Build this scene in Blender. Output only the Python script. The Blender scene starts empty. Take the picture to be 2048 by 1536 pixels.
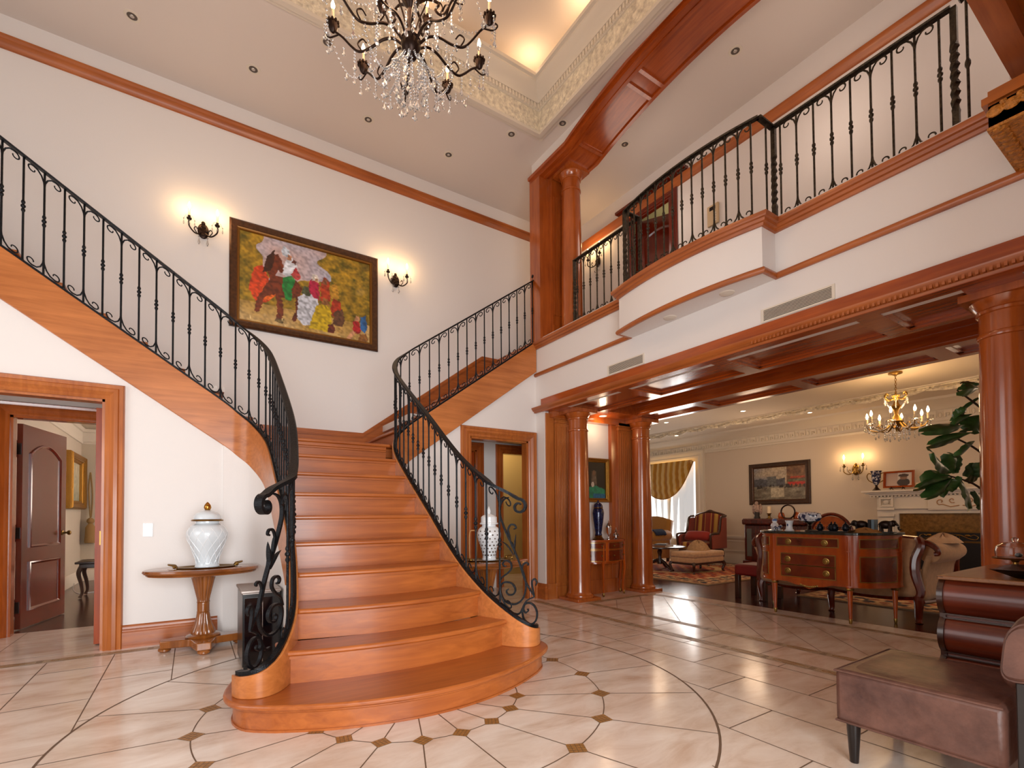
import bpy, random
from math import *
from mathutils import Vector as V, Matrix
random.seed(7)
SC = bpy.context.scene
C = SC.collection
PI = pi

def hx(s):
    c = [int(s[i:i+2], 16)/255 for i in (0, 2, 4)]
    return tuple((x/12.92 if x <= .04045 else ((x+.055)/1.055)**2.4) for x in c)

# ---------------------------------------------------------------- materials
def nodes(name):
    m = bpy.data.materials.new(name); m.use_nodes = True
    nt = m.node_tree; b = nt.nodes['Principled BSDF']
    return m, nt, b

def mat(name, col, rough=.5, metal=0., coat=0., trans=0., emit=None, estr=0., spec=.5, var=0., vscale=6., bump=0., bscale=40., sheen=0., ior=1.45, sub=0.):
    m, nt, b = nodes(name)
    I = b.inputs
    I['Base Color'].default_value = (*col, 1); I['Roughness'].default_value = rough; I['Metallic'].default_value = metal
    I['Coat Weight'].default_value = coat; I['Coat Roughness'].default_value = .08
    I['Transmission Weight'].default_value = trans; I['Specular IOR Level'].default_value = spec; I['IOR'].default_value = ior
    I['Sheen Weight'].default_value = sheen
    if emit:
        I['Emission Color'].default_value = (*emit, 1); I['Emission Strength'].default_value = estr
    if var or bump:
        tc = nt.nodes.new('ShaderNodeTexCoord')
    if var:
        n = nt.nodes.new('ShaderNodeTexNoise'); n.inputs['Scale'].default_value = vscale; n.inputs['Detail'].default_value = 5
        nt.links.new(tc.outputs['Object'], n.inputs['Vector'])
        r = nt.nodes.new('ShaderNodeValToRGB')
        r.color_ramp.elements[0].position = .3; r.color_ramp.elements[1].position = .7
        r.color_ramp.elements[0].color = (*[c*(1-var) for c in col], 1)
        r.color_ramp.elements[1].color = (*[min(1, c*(1+var)) for c in col], 1)
        nt.links.new(n.outputs['Fac'], r.inputs['Fac']); nt.links.new(r.outputs['Color'], I['Base Color'])
    if bump:
        n2 = nt.nodes.new('ShaderNodeTexNoise'); n2.inputs['Scale'].default_value = bscale; n2.inputs['Detail'].default_value = 4
        nt.links.new(tc.outputs['Object'], n2.inputs['Vector'])
        bp = nt.nodes.new('ShaderNodeBump'); bp.inputs['Strength'].default_value = bump; bp.inputs['Distance'].default_value = .02
        nt.links.new(n2.outputs['Fac'], bp.inputs['Height']); nt.links.new(bp.outputs['Normal'], I['Normal'])
    return m

def wood(name, dark, light, axis='x', rough=.3, coat=.4, fine=26., long=1.6, rot=0., plank=None):
    """stretched noise grain; axis is the direction the grain runs along"""
    m, nt, b = nodes(name)
    N, L = nt.nodes.new, nt.links.new
    tc = N('ShaderNodeTexCoord'); mp = N('ShaderNodeMapping')
    s = [fine]*3; s['xyz'.index(axis)] = long
    mp.inputs['Scale'].default_value = s; mp.inputs['Rotation'].default_value = (0, rot, 0)
    L(tc.outputs['Object'], mp.inputs['Vector'])
    n = N('ShaderNodeTexNoise'); n.inputs['Scale'].default_value = 1; n.inputs['Detail'].default_value = 6; n.inputs['Roughness'].default_value = .6
    n.inputs['Distortion'].default_value = .6
    L(mp.outputs['Vector'], n.inputs['Vector'])
    n2 = N('ShaderNodeTexNoise'); n2.inputs['Scale'].default_value = 1.6; n2.inputs['Detail'].default_value = 3
    L(tc.outputs['Object'], n2.inputs['Vector'])
    ad = N('ShaderNodeMath'); ad.operation = 'MULTIPLY_ADD'; ad.inputs[1].default_value = .45; ad.inputs[2].default_value = 0
    L(n2.outputs['Fac'], ad.inputs[0])
    mx = N('ShaderNodeMath'); mx.operation = 'MULTIPLY_ADD'; mx.inputs[1].default_value = .6
    L(n.outputs['Fac'], mx.inputs[0]); L(ad.outputs[0], mx.inputs[2])
    fac = mx.outputs[0]
    if plank:   # plank = (axis across the boards, board width, axis along, board length): boards of slightly different tone
        sp = N('ShaderNodeSeparateXYZ'); L(tc.outputs['Object'], sp.inputs[0])
        d = N('ShaderNodeMath'); d.operation = 'DIVIDE'; d.inputs[1].default_value = plank[1]; L(sp.outputs[plank[0].upper()], d.inputs[0])
        fl = N('ShaderNodeMath'); fl.operation = 'FLOOR'; L(d.outputs[0], fl.inputs[0])
        wn = N('ShaderNodeTexWhiteNoise'); wn.noise_dimensions = '1D'; L(fl.outputs[0], wn.inputs['W'])
        a2 = N('ShaderNodeMath'); a2.operation = 'MULTIPLY_ADD'; a2.inputs[1].default_value = .3; L(wn.outputs['Value'], a2.inputs[0]); L(fac, a2.inputs[2])
        a3 = N('ShaderNodeMath'); a3.operation = 'SUBTRACT'; a3.inputs[1].default_value = .15; L(a2.outputs[0], a3.inputs[0])
        fac = a3.outputs[0]
    r = N('ShaderNodeValToRGB')
    r.color_ramp.elements[0].position = .32; r.color_ramp.elements[1].position = .72
    r.color_ramp.elements[0].color = (*dark, 1); r.color_ramp.elements[1].color = (*light, 1)
    L(fac, r.inputs['Fac']); L(r.outputs['Color'], b.inputs['Base Color'])
    b.inputs['Roughness'].default_value = rough; b.inputs['Coat Weight'].default_value = coat; b.inputs['Coat Roughness'].default_value = .12
    return m

def attr_mat(name, rough=.5, coat=0.):
    m, nt, b = nodes(name)
    a = nt.nodes.new('ShaderNodeAttribute'); a.attribute_name = 'Col'
    nt.links.new(a.outputs['Color'], b.inputs['Base Color'])
    b.inputs['Roughness'].default_value = rough; b.inputs['Coat Weight'].default_value = coat
    return m

# ---------------------------------------------------------------- objects
def wm(o):
    return (wm(o.parent) @ o.matrix_basis) if o.parent else o.matrix_basis.copy()

def tag(o, label=None, cat=None, group=None, kind=None):
    if label: o['label'] = label
    if cat: o['category'] = cat
    if group: o['group'] = group
    if kind: o['kind'] = kind
    return o

def thing(name, label, cat, loc=(0, 0, 0), rz=0., group=None):
    o = bpy.data.objects.new(name, None); C.objects.link(o)
    o.empty_display_size = .1
    o.location = loc; o.rotation_euler = (0, 0, rz)
    return tag(o, label, cat, group)

class B:
    def __init__(s):
        s.v = []; s.f = []; s.mi = []; s.k = 0; s.T = None
    def add(s, vs, fs):
        n = len(s.v)
        if s.T is not None: vs = [tuple(s.T @ V(p)) for p in vs]
        s.v += [tuple(p) for p in vs]
        for f in fs:
            s.f.append([n+i for i in f]); s.mi.append(s.k)
        return s
    def mat(s, k): s.k = k; return s
    def box(s, x0, y0, z0, x1, y1, z1):
        if x0 > x1: x0, x1 = x1, x0
        if y0 > y1: y0, y1 = y1, y0
        if z0 > z1: z0, z1 = z1, z0
        p = [(x0, y0, z0), (x1, y0, z0), (x1, y1, z0), (x0, y1, z0), (x0, y0, z1), (x1, y0, z1), (x1, y1, z1), (x0, y1, z1)]
        return s.add(p, [(0, 3, 2, 1), (4, 5, 6, 7), (0, 1, 5, 4), (1, 2, 6, 5), (2, 3, 7, 6), (3, 0, 4, 7)])
    def cbox(s, c, d):
        return s.box(c[0]-d[0]/2, c[1]-d[1]/2, c[2]-d[2]/2, c[0]+d[0]/2, c[1]+d[1]/2, c[2]+d[2]/2)
    def prism(s, poly, a, b, ax='z', taper=None):
        """polygon extruded a..b; z: poly in xy, y: poly in xz, x: poly in yz"""
        n = len(poly)
        def mp(p, t): return (p[0], p[1], t) if ax == 'z' else ((p[0], t, p[1]) if ax == 'y' else (t, p[0], p[1]))
        q = taper or poly
        vs = [mp(p, a) for p in poly]+[mp(p, b) for p in q]
        fs = [tuple(range(n-1, -1, -1)), tuple(range(n, 2*n))]+[(i, (i+1) % n, n+(i+1) % n, n+i) for i in range(n)]
        return s.add(vs, fs)
    def quad(s, a, b, c, d): return s.add([a, b, c, d], [(0, 1, 2, 3)])
    def lathe(s, prof, c=(0, 0, 0), n=24, sx=1., sy=1., ax='z', cap=True):
        vs = []; fs = []
        for r, z in prof:
            for i in range(n):
                a = 2*PI*i/n
                p = (r*cos(a)*sx, r*sin(a)*sy, z)
                if ax == 'x': p = (p[2], p[0], p[1])
                if ax == 'y': p = (p[0], p[2], p[1])
                vs.append((p[0]+c[0], p[1]+c[1], p[2]+c[2]))
        m = len(prof)
        for j in range(m-1):
            for i in range(n):
                k = (i+1) % n
                fs.append((j*n+i, j*n+k, (j+1)*n+k, (j+1)*n+i))
        if cap:
            fs.append(tuple(range(n-1, -1, -1))); fs.append(tuple(range((m-1)*n, m*n)))
        return s.add(vs, fs)
    def sph(s, c, r, n=12, m=8):
        if not hasattr(r, '__len__'): r = (r, r, r)
        pr = [(max(.001, sin(PI*j/m)), -cos(PI*j/m)*r[2]) for j in range(m+1)]
        return s.lathe(pr, c, n, r[0], r[1])
    def tube(s, pts, r, n=8, cap=True, closed=False, flat=None):
        """round tube, or flat=(w,t,side) a bar with its width along side"""
        P = [V(p) for p in pts]; m = len(P); vs = []; fs = []
        T = []
        for i in range(m):
            if closed: d = P[(i+1) % m]-P[i-1]
            else: d = P[min(i+1, m-1)]-P[max(i-1, 0)]
            if d.length < 1e-9: d = V((0, 0, 1))
            T.append(d.normalized())
        up = V((0, 0, 1)) if abs(T[0].z) < .9 else V((1, 0, 0))
        nx = T[0].cross(up).normalized()
        for i in range(m):
            t = T[i]
            if flat:
                sd = V(flat[2](i) if callable(flat[2]) else flat[2]); sd = (sd-t*sd.dot(t)).normalized(); nn = sd.cross(t)
                k = r(i/(m-1)) if callable(r) else r
                w, h = flat[0]/2*k, flat[1]/2*k
                vs += [P[i]+sd*a*w+nn*b*h for a, b in ((-1, -1), (1, -1), (1, 1), (-1, 1))]
            else:
                nx = (nx-t*nx.dot(t)).normalized(); ny = t.cross(nx)
                rr = r(i/(m-1)) if callable(r) else (r[i] if hasattr(r, '__len__') else r)
                vs += [P[i]+(nx*cos(2*PI*k/n)+ny*sin(2*PI*k/n))*rr for k in range(n)]
        q = 4 if flat else n
        for i in range(m if closed else m-1):
            j = (i+1) % m
            for k in range(q):
                fs.append((i*q+k, i*q+(k+1) % q, j*q+(k+1) % q, j*q+k))
        if cap and not closed:
            fs.append(tuple(range(q-1, -1, -1))); fs.append(tuple((m-1)*q+k for k in range(q)))
        return s.add(vs, fs)
    def sweep(s, prof, path, f, closed=False, pclosed=True):
        """2-D profile [(a,b)] along a mitred 2-D path; a is along the path's left normal; f(u,v,b,i) -> 3-D"""
        m = len(path); q = len(prof); vs = []; fs = []
        for i in range(m):
            p = V(path[i][:2])
            a = V(path[i-1][:2]) if (i > 0 or closed) else None
            c = V(path[(i+1) % m][:2]) if (i < m-1 or closed) else None
            d1 = (p-a).normalized() if a is not None else (c-p).normalized()
            d2 = (c-p).normalized() if c is not None else d1
            n1 = V((-d1.y, d1.x)); n2 = V((-d2.y, d2.x)); nn = (n1+n2)
            nn = nn.normalized() if nn.length > 1e-6 else n1
            k = 1/max(.3, nn.dot(n1))
            for pa, pb in prof:
                w = p+nn*pa*k
                vs.append(f(w.x, w.y, pb, i))
        for i in range(m if closed else m-1):
            j = (i+1) % m
            for k in range(q if pclosed else q-1):
                l = (k+1) % q
                fs.append((i*q+k, i*q+l, j*q+l, j*q+k))
        if not closed and pclosed:
            fs.append(tuple(range(q-1, -1, -1))); fs.append(tuple((m-1)*q+k for k in range(q)))
        return s.add(vs, fs)
    def grid(s, fn, nu, nv, cu=False, cv=False):
        vs = [fn(i/(nu if cu else nu-1), j/(nv if cv else nv-1)) for j in range(nv) for i in range(nu)]
        fs = [(j*nu+i, j*nu+(i+1) % nu, ((j+1) % nv)*nu+(i+1) % nu, ((j+1) % nv)*nu+i) for j in range(nv if cv else nv-1) for i in range(nu if cu else nu-1)]
        return s.add(vs, fs)
    def obj(s, name, mats, parent=None, ang=38, bev=0., loc=None, sub=0, solid=0.):
        me = bpy.data.meshes.new(name)
        o = bpy.data.objects.new(name, me); C.objects.link(o)
        vs = s.v
        if parent is not None:
            o.parent = parent
            inv = wm(parent).inverted()
            vs = [tuple(inv @ V(p)) for p in vs]
        else:
            if loc is None:
                xs = [p[0] for p in vs]; ys = [p[1] for p in vs]; zs = [p[2] for p in vs]
                loc = ((min(xs)+max(xs))/2, (min(ys)+max(ys))/2, min(zs))
            o.location = loc
            vs = [(p[0]-loc[0], p[1]-loc[1], p[2]-loc[2]) for p in vs]
        me.from_pydata(vs, [], s.f)
        for m in (mats if isinstance(mats, (list, tuple)) else [mats]): me.materials.append(m)
        me.polygons.foreach_set('material_index', s.mi)
        me.polygons.foreach_set('use_smooth', [True]*len(s.f))
        me.update(); me.validate()
        # normals out
        import bmesh
        bm = bmesh.new(); bm.from_mesh(me); bmesh.ops.recalc_face_normals(bm, faces=bm.faces); bm.to_mesh(me); bm.free()
        me.set_sharp_from_angle(angle=radians(ang))
        if solid:
            md = o.modifiers.new('Solidify', 'SOLIDIFY'); md.thickness = solid; md.offset = 0
        if bev:
            md = o.modifiers.new('Bevel', 'BEVEL'); md.width = bev; md.segments = 2; md.limit_method = 'ANGLE'; md.angle_limit = radians(35)
        if sub:
            md = o.modifiers.new('Subsurf', 'SUBSURF'); md.levels = sub; md.render_levels = sub
        return o

def children(o): return [c for c in bpy.data.objects if c.parent == o]
def copy_tree(o, parent=None):
    c = o.copy(); C.objects.link(c)
    if parent is not None: c.parent = parent
    for ch in children(o): copy_tree(ch, c)
    return c

def struct(b, name, m, **k):
    return tag(b.obj(name, m, **k), kind='structure')

def catmull(pts, per=6):
    P = [V(p) for p in pts]; out = []
    for i in range(len(P)-1):
        p0 = P[max(i-1, 0)]; p1 = P[i]; p2 = P[i+1]; p3 = P[min(i+2, len(P)-1)]
        for k in range(per):
            t = k/per
            out.append(.5*((2*p1)+(p2-p0)*t+(2*p0-5*p1+4*p2-p3)*t*t+(3*p1-p0-3*p2+p3)*t**3))
    out.append(P[-1])
    return out

def spiral(c, r0, r1, a0, a1, n=18):
    return [(c[0]+(r0+(r1-r0)*i/n)*cos(a0+(a1-a0)*i/n), c[1]+(r0+(r1-r0)*i/n)*sin(a0+(a1-a0)*i/n)) for i in range(n+1)]

def light(name, kind, loc, power, col=(1, .75, .5), size=.05, rot=None, sizey=None, spot=None):
    l = bpy.data.lights.new(name, kind); l.energy = power; l.color = col
    if kind == 'AREA':
        l.size = size
        if sizey: l.shape = 'RECTANGLE'; l.size_y = sizey
    else: l.shadow_soft_size = size
    if spot: l.spot_size = spot; l.spot_blend = .6
    o = bpy.data.objects.new(name, l); C.objects.link(o); o.location = loc
    if rot: o.rotation_euler = rot
    return o

# ---------------------------------------------------------------- the materials used
WALL = mat('cream_paint', (.80, .755, .725), .6, bump=.03, bscale=90)
CEIL = mat('ceiling_paint', (.74, .665, .61), .7)
TRIMW = mat('ivory_trim', (.74, .67, .57), .5)
ORN = mat('carved_plaster', (.80, .70, .55), .55, var=.3, vscale=22, bump=.9, bscale=34)
DENT = mat('plaster_dentil', (.80, .72, .60), .55)
CH_D, CH_L = hx('8a431a'), hx('bd6a2e')
CHX = wood('cherry_wood', CH_D, CH_L, 'x', .34, .18)
CHY = wood('cherry_wood_along', CH_D, CH_L, 'y', .34, .18)
CHZ = wood('cherry_wood_upright', hx('8e461a'), hx('c27234'), 'z', .34, .2)
CHS = wood('cherry_wood_slant', hx('9a5524'), hx('cf8044'), 'x', .34, .18, rot=.6)
MHZ = wood('mahogany_upright', hx('823a12'), hx('bd6226'), 'z', .2, .5, fine=16)
MHY = wood('mahogany_along', hx('82340f'), hx('bb591d'), 'y', .22, .5)
MHX = wood('mahogany_across', hx('82340f'), hx('bb591d'), 'x', .22, .5)
RED = wood('red_cherry_door', hx('4c1208'), hx('762208'), 'z', .22, .5)
REDX = wood('red_cherry_edge', hx('87300c'), hx('b04a10'), 'z', .3, .3)
IRON = mat('wrought_iron', hx('15171b'), .38, .6, bump=.25, bscale=120)
IRONG = mat('brushed_iron', hx('3d352a'), .36, .7, var=.6, vscale=45, bump=.25, bscale=120)
BRASS = mat('aged_brass', hx('8a6a35'), .3, 1.)
GOLD = mat('gilt', hx('a97a35'), .35, .9, bump=.4, bscale=70)
DKMET = mat('bronze_metal', hx('2b1c15'), .35, .7)
CHROME = mat('steel', (.55, .52, .48), .25, 1.)
PORC = mat('white_porcelain', (.82, .84, .86), .12, coat=.5)
CANDLE = mat('candle_sleeve', hx('e8d2b0'), .5)
BULB = mat('lit_flame_bulb', (1, .8, .5), .4, emit=(1, .62, .28), estr=38)
LAMP = mat('lit_downlight', (1, .9, .8), .4, emit=(1, .78, .52), estr=9)
OFFL = mat('unlit_downlight', hx('5a5048'), .4)
CRYS = mat('crystal', (1, 1, 1), .03, trans=.85, ior=1.6, spec=.8)
GLASS = mat('clear_glass', (1, 1, 1), .02, trans=1., ior=1.3)
BLACK = mat('black_lacquer', hx('0c0b0c'), .3, coat=.3)
TILE = None
# ================================================================ the setting
AX = 1.175            # axis of the stair
def walls(b, ax, c0, c1, u0, u1, z0, z1, holes=()):
    """a wall between c0..c1 across, u0..u1 along, with rectangular holes (ua,ub,za,zb)"""
    us = sorted({u0, u1, *[h[0] for h in holes], *[h[1] for h in holes]})
    zs = sorted({z0, z1, *[h[2] for h in holes], *[h[3] for h in holes]})
    for i in range(len(us)-1):
        for j in range(len(zs)-1):
            mu, mz = (us[i]+us[i+1])/2, (zs[j]+zs[j+1])/2
            if any(h[0] < mu < h[1] and h[2] < mz < h[3] for h in holes): continue
            if ax == 'y': b.box(us[i], c0, zs[j], us[i+1], c1, zs[j+1])
            else: b.box(c0, us[i], zs[j], c1, us[i+1], zs[j+1])
    return b

# ---- foyer floor: travertine with a round medallion, brown mosaic diamonds and mosaic bands
def travertine():
    m, nt, b = nodes('travertine')
    N, L = nt.nodes.new, nt.links.new
    tc = N('ShaderNodeTexCoord')
    n = N('ShaderNodeTexNoise'); n.inputs['Scale'].default_value = 2.2; n.inputs['Detail'].default_value = 8; n.inputs['Roughness'].default_value = .62; n.inputs['Distortion'].default_value = .5
    mp = N('ShaderNodeMapping'); mp.inputs['Scale'].default_value = (1., 2.6, 1)
    L(tc.outputs['Object'], mp.inputs['Vector']); L(mp.outputs['Vector'], n.inputs['Vector'])
    r = N('ShaderNodeValToRGB'); e = r.color_ramp.elements
    e[0].position = .30; e[0].color = (*hx('cdaf98'), 1); e[1].position = .72; e[1].color = (*hx('efe1d4'), 1)
    x = e.new(.50); x.color = (*hx('e2cdbc'), 1)
    L(n.outputs['Fac'], r.inputs['Fac']); L(r.outputs['Color'], b.inputs['Base Color'])
    b.inputs['Roughness'].default_value = .16; b.inputs['Specular IOR Level'].default_value = .55
    return m
TILE = travertine()
GROUT = mat('grout', hx('6b5340'), .6)
MOSA = mat('brown_mosaic', hx('9c6c34'), .35, var=.3, vscale=60)
MOSL = mat('pale_mosaic', hx('b7a187'), .4, var=.3, vscale=90)
MC = (1.14, 2.85)
b = B()
b.quad((-6, -4, 0), (5.56, -4, 0), (5.56, 6.5, 0), (-6, 6.5, 0))
def seg(x0, y0, x1, y1, w=.006, z=.0008, k=1, clip=True):
    n = max(1, int(hypot(x1-x0, y1-y0)/.05)) if clip else 1
    d = V((x1-x0, y1-y0)).normalized(); nx, ny = -d.y*w/2, d.x*w/2
    b.mat(k)
    run = None
    for i in range(n+1):
        t0 = i/n
        ok = i < n and not (clip and hypot(x0+(x1-x0)*(t0+.5/n)-MC[0], y0+(y1-y0)*(t0+.5/n)-MC[1]) < 1.72)
        if ok and run is None: run = t0
        if not ok and run is not None:
            ax, ay, bx, by = x0+(x1-x0)*run, y0+(y1-y0)*run, x0+(x1-x0)*t0, y0+(y1-y0)*t0
            b.quad((ax-nx, ay-ny, z), (bx-nx, by-ny, z), (bx+nx, by+ny, z), (ax+nx, ay+ny, z)); run = None
for i in range(-8, 10):
    x = -.11+.4*i
    if x > 3.6: break
    seg(x, -3, x, 5.04)
    for j in range(-8, 8):
        y = 1.5+.8*j+(.4 if i % 2 else 0)
        if y < 5.04: seg(x, y, min(x+.4, 3.6), y)
for j in range(-4, 9): seg(3.69, 1.6+.55*j, 4.05, 1.6+.55*j) if 1.6+.55*j < 5 else None
for j in range(-6, 18):
    x, y = 4.14, 3.67-.44*(14-j)+.44
    x1, y1 = 5.22, y+1.08*1.03
    if y1 > 4.52: x1, y1 = 4.14+max(0, 4.52-y)/1.03, 4.52
    if x1 > 4.2: seg(x, y, x1, y1)
for x in (-2.1, -1.31, -.52): seg(x, 5.3, x, 6.5)
for yy in (5.1, 6.46): seg(-3, yy+.2, 1.8, yy+.2) if yy < 6 else None
def ring(r, w, k):
    b.mat(k); n = 128
    for i in range(n):
        a0, a1 = 2*PI*i/n, 2*PI*(i+1)/n
        b.quad(*[(MC[0]+q*cos(a), MC[1]+q*sin(a), .0009) for q, a in ((r-w/2, a0), (r+w/2, a0), (r+w/2, a1), (r-w/2, a1))])
ring(1.72, .012, 1); ring(1.14, .006, 1); ring(.63, .006, 1)
for i in range(20):
    a = radians(-90+18*i); a2 = radians(-90+18.9*i if i <= 10 else -90-18.9*(20-i))
    p1 = (MC[0]+.63*cos(a), MC[1]+.63*sin(a)); p2 = (MC[0]+1.14*cos(a2), MC[1]+1.14*sin(a2)); p3 = (MC[0]+1.72*cos(a2), MC[1]+1.72*sin(a2))
    seg(MC[0]+.1*cos(a), MC[1]+.1*sin(a), *p1, clip=False); seg(*p1, *p2, clip=False); seg(*p2, *p3, clip=False)
    for p, an, s in ((p1, a, .052), (p2, a2, .06)):
        # a mosaic diamond made of 4x4 little tesserae
        b.mat(1); c, sn = cos(an+PI/4), sin(an+PI/4)
        def q(u, v, z): return (p[0]+u*c-v*sn, p[1]+u*sn+v*c, z)
        h = s*.72
        b.quad(q(-h, -h, .0011), q(h, -h, .0011), q(h, h, .0011), q(-h, h, .0011))
        b.mat(2); t = 2*h/4
        for iu in range(4):
            for iv in range(4):
                u, v = -h+iu*t+t*.07, -h+iv*t+t*.07
                b.quad(q(u, v, .0014), q(u+t*.86, v, .0014), q(u+t*.86, v+t*.86, .0014), q(u, v+t*.86, .0014))
def band(x0, y0, x1, y1, w=.085, pitch=.34):
    d = V((x1-x0, y1-y0)); Ln = d.length; d.normalize(); n = V((-d.y, d.x))
    def q(u, v, z): return (x0+d.x*u+n.x*v, y0+d.y*u+n.y*v, z)
    b.mat(3); b.quad(q(0, -w/2, .001), q(Ln, -w/2, .001), q(Ln, w/2, .001), q(0, w/2, .001))
    b.mat(1)
    for v in (-w/2, w/2): b.quad(q(0, v-.002, .0013), q(Ln, v-.002, .0013), q(Ln, v+.002, .0013), q(0, v+.002, .0013))
    k = 0
    while k*pitch+pitch < Ln:
        u0 = k*pitch+.03; l = pitch-.07
        b.mat(2)
        for sg, uo, ll in ((1, 0, l), (-1, .05, l*.62)):   # curling acanthus leaf: two slender sickle shapes and an eye
            m = 12
            for i in range(m):
                t0, t1 = i/m, (i+1)/m
                def e(t, o): return q(u0+uo+ll*t, sg*(w*.36*sin(PI*t*.95)*(1-.55*t)+o*w*.12*sin(PI*t)), .0016)
                b.quad(e(t0, -1), e(t1, -1), e(t1, 1), e(t0, 1))
        for i in range(10):
            a0, a1 = 2*PI*i/10, 2*PI*(i+1)/10
            b.quad(*[q(u0+.035+r*1.5*cos(a), r*sin(a), .0017) for r, a in ((.011, a0), (.019, a0), (.019, a1), (.011, a1))])
        b.mat(1)
        for i in range(5): b.quad(q(u0+l+.008*i, -w*.4, .0015), q(u0+l+.008*i+.003, -w*.4, .0015), q(u0+l+.008*i+.003, w*.4, .0015), q(u0+l+.008*i, w*.4, .0015))
        k += 1
band(3.65, 5.12, 3.65, -2); band(4.1, 4.57, 4.1, -2); band(5.27, 4.57, 5.27, -2); band(4.14, 4.57, 5.24, 4.57); band(-4, 5.1, 3.6, 5.1)
struct(b, 'floor', [TILE, GROUT, MOSA, MOSL], loc=(0, 0, 0))
WFL = wood('dark_floorboards', hx('2a0c06'), hx('5e2110'), 'y', .22, .15, fine=30, long=2., plank=('x', .09, 'y', 1.5))
WFLS = wood('dark_floorboards_study', hx('2a0c06'), hx('5e2110'), 'x', .22, .15, fine=30, long=2., plank=('y', .09, 'x', 1.5))
struct(B().box(5.56, -4, -.06, 10.1, 9.4, 0), 'floor_living', WFL)
struct(B().box(-4, 6.5, -.06, 2.2, 11.4, 0), 'floor_study', WFLS)
struct(B().box(2.2, 6.5, -.06, 5.5, 8.2, 0), 'floor_passage', TILE)

# ---- back wall of the stair hall (with the door openings under the flights)
b = walls(B(), 'y', 6.35, 6.5, -3.6, 5.45, 0, 5.86, [(-1.41, -.25, 0, 2.06), (2.75, 3.52, 0, 2.06), (3.99, 4.75, 0, 2.06)])
struct(b, 'wall_back', WALL)
# ---- walls under the flights, flush below the stringers
def zl(x): return 2.155+(.242-x)*.689      # top of the stringer, west flight
def zr(x): return 2.155+(x-2.108)*.723     # east flight
b = B()
def wp(poly): b.prism(poly, 5.25, 5.36, 'y')
wp([(-3.6, 0), (-1.9, 0), (-1.9, zl(-1.9)-.2), (-3.6, zl(-3.6)-.2)])
wp([(-1.9, 2.08), (-.61, 2.08), (-.61, zl(-.61)-.2), (-1.9, zl(-1.9)-.2)])
wp([(-.61, 0), (.245, 0), (.245, zl(.245)-.2), (-.61, zl(-.61)-.2)])
wp([(2.105, 0), (2.83, 0), (2.83, zr(2.83)-.2), (2.105, zr(2.105)-.2)])
wp([(2.83, 2.055), (3.69, 2.055), (3.69, zr(3.69)-.2), (2.83, zr(2.83)-.2)])
wp([(3.69, 0), (3.95, 0), (3.95, 3.0), (3.69, zr(3.69)-.2)])
struct(b, 'wall_stair', WALL)
# ---- wall over the living-room opening (faces west), with its lower end
b = B(); b.box(3.83, -2.5, 2.44, 3.97, 5.36, 3.42); b.box(3.83, 5.07, 0, 3.97, 5.36, 2.44)
struct(b, 'wall_right', WALL)
struct(B().box(3.97, -2.5, 3.1, 5.5, 6.35, 3.40), 'floor_upper', WFL)
# ---- alcove wall between the two columns
struct(B().box(3.97, 5.1, 0, 5.62, 5.25, 2.62), 'wall_alcove', WALL)
# ---- upper hall: back wall with its doorway, dim bedroom behind
b = walls(B(), 'x', 5.33, 5.45, -2.5, 6.35, 3.4, 5.86, [(4.1, 4.98, 3.4, 5.41)])
struct(b, 'wall_hall', WALL)
b = B(); b.box(7.2, 3, 3.4, 7.3, 6.5, 5.9); b.box(5.45, 6.4, 3.4, 7.3, 6.5, 5.9); b.box(5.45, 2.9, 3.4, 7.3, 3., 5.9); b.box(5.45, 2.9, 5.86, 7.3, 6.5, 5.92); b.box(5.45, 2.9, 3.3, 7.3, 6.5, 3.4)
struct(b, 'wall_bedroom', mat('sage_paint', hx('8a8464'), .7))
# ---- ceiling with the tray
b = B(); T0, T1, U0, U1 = -1.25, 3.6, .9, 4.8
b.box(-3.6, -2.5, 5.83, T0, 6.5, 5.95); b.box(T1, -2.5, 5.83, 5.45, 6.5, 5.95)
b.box(T0, -2.5, 5.83, T1, U0, 5.95); b.box(T0, U1, 5.83, T1, 6.5, 5.95)
b.box(T0-.3, U0-.3, 5.95, T0-.2, U1+.3, 6.6); b.box(T1+.2, U0-.3, 5.95, T1+.3, U1+.3, 6.6)
b.box(T0-.3, U0-.3, 5.95, T1+.3, U0-.2, 6.6); b.box(T0-.3, U1+.2, 5.95, T1+.3, U1+.3, 6.6)
b.box(T0-.3, U0-.3, 6.6, T1+.3, U1+.3, 6.7)
struct(b, 'ceiling', CEIL)
rect = [(T0, U0), (T0, U1), (T1, U1), (T1, U0)]   # interior on the right, so +a points outwards: use negative a for inwards
b = B()
def tray(prof, k):
    b.mat(k); b.sweep([(-a, z) for a, z in prof], rect, lambda u, v, z, i: (u, v, z), closed=True)
tray([(-.07, 5.835), (-.07, 5.815), (-.03, 5.815), (-.025, 5.80), (.03, 5.80), (.03, 5.835)], 0)
tray([(-.05, 5.835), (.025, 5.835), (.045, 6.06), (-.05, 6.06)], 1)
tray([(-.05, 6.06), (.06, 6.06), (.07, 6.09), (.07, 6.12), (-.05, 6.12)], 0)
tray([(-.05, 6.12), (.09, 6.12), (.10, 6.15), (.16, 6.19), (.21, 6.25), (.21, 6.27), (.24, 6.28), (.24, 6.32), (.19, 6.32), (.19, 6.30), (-.05, 6.20)], 0)
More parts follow.
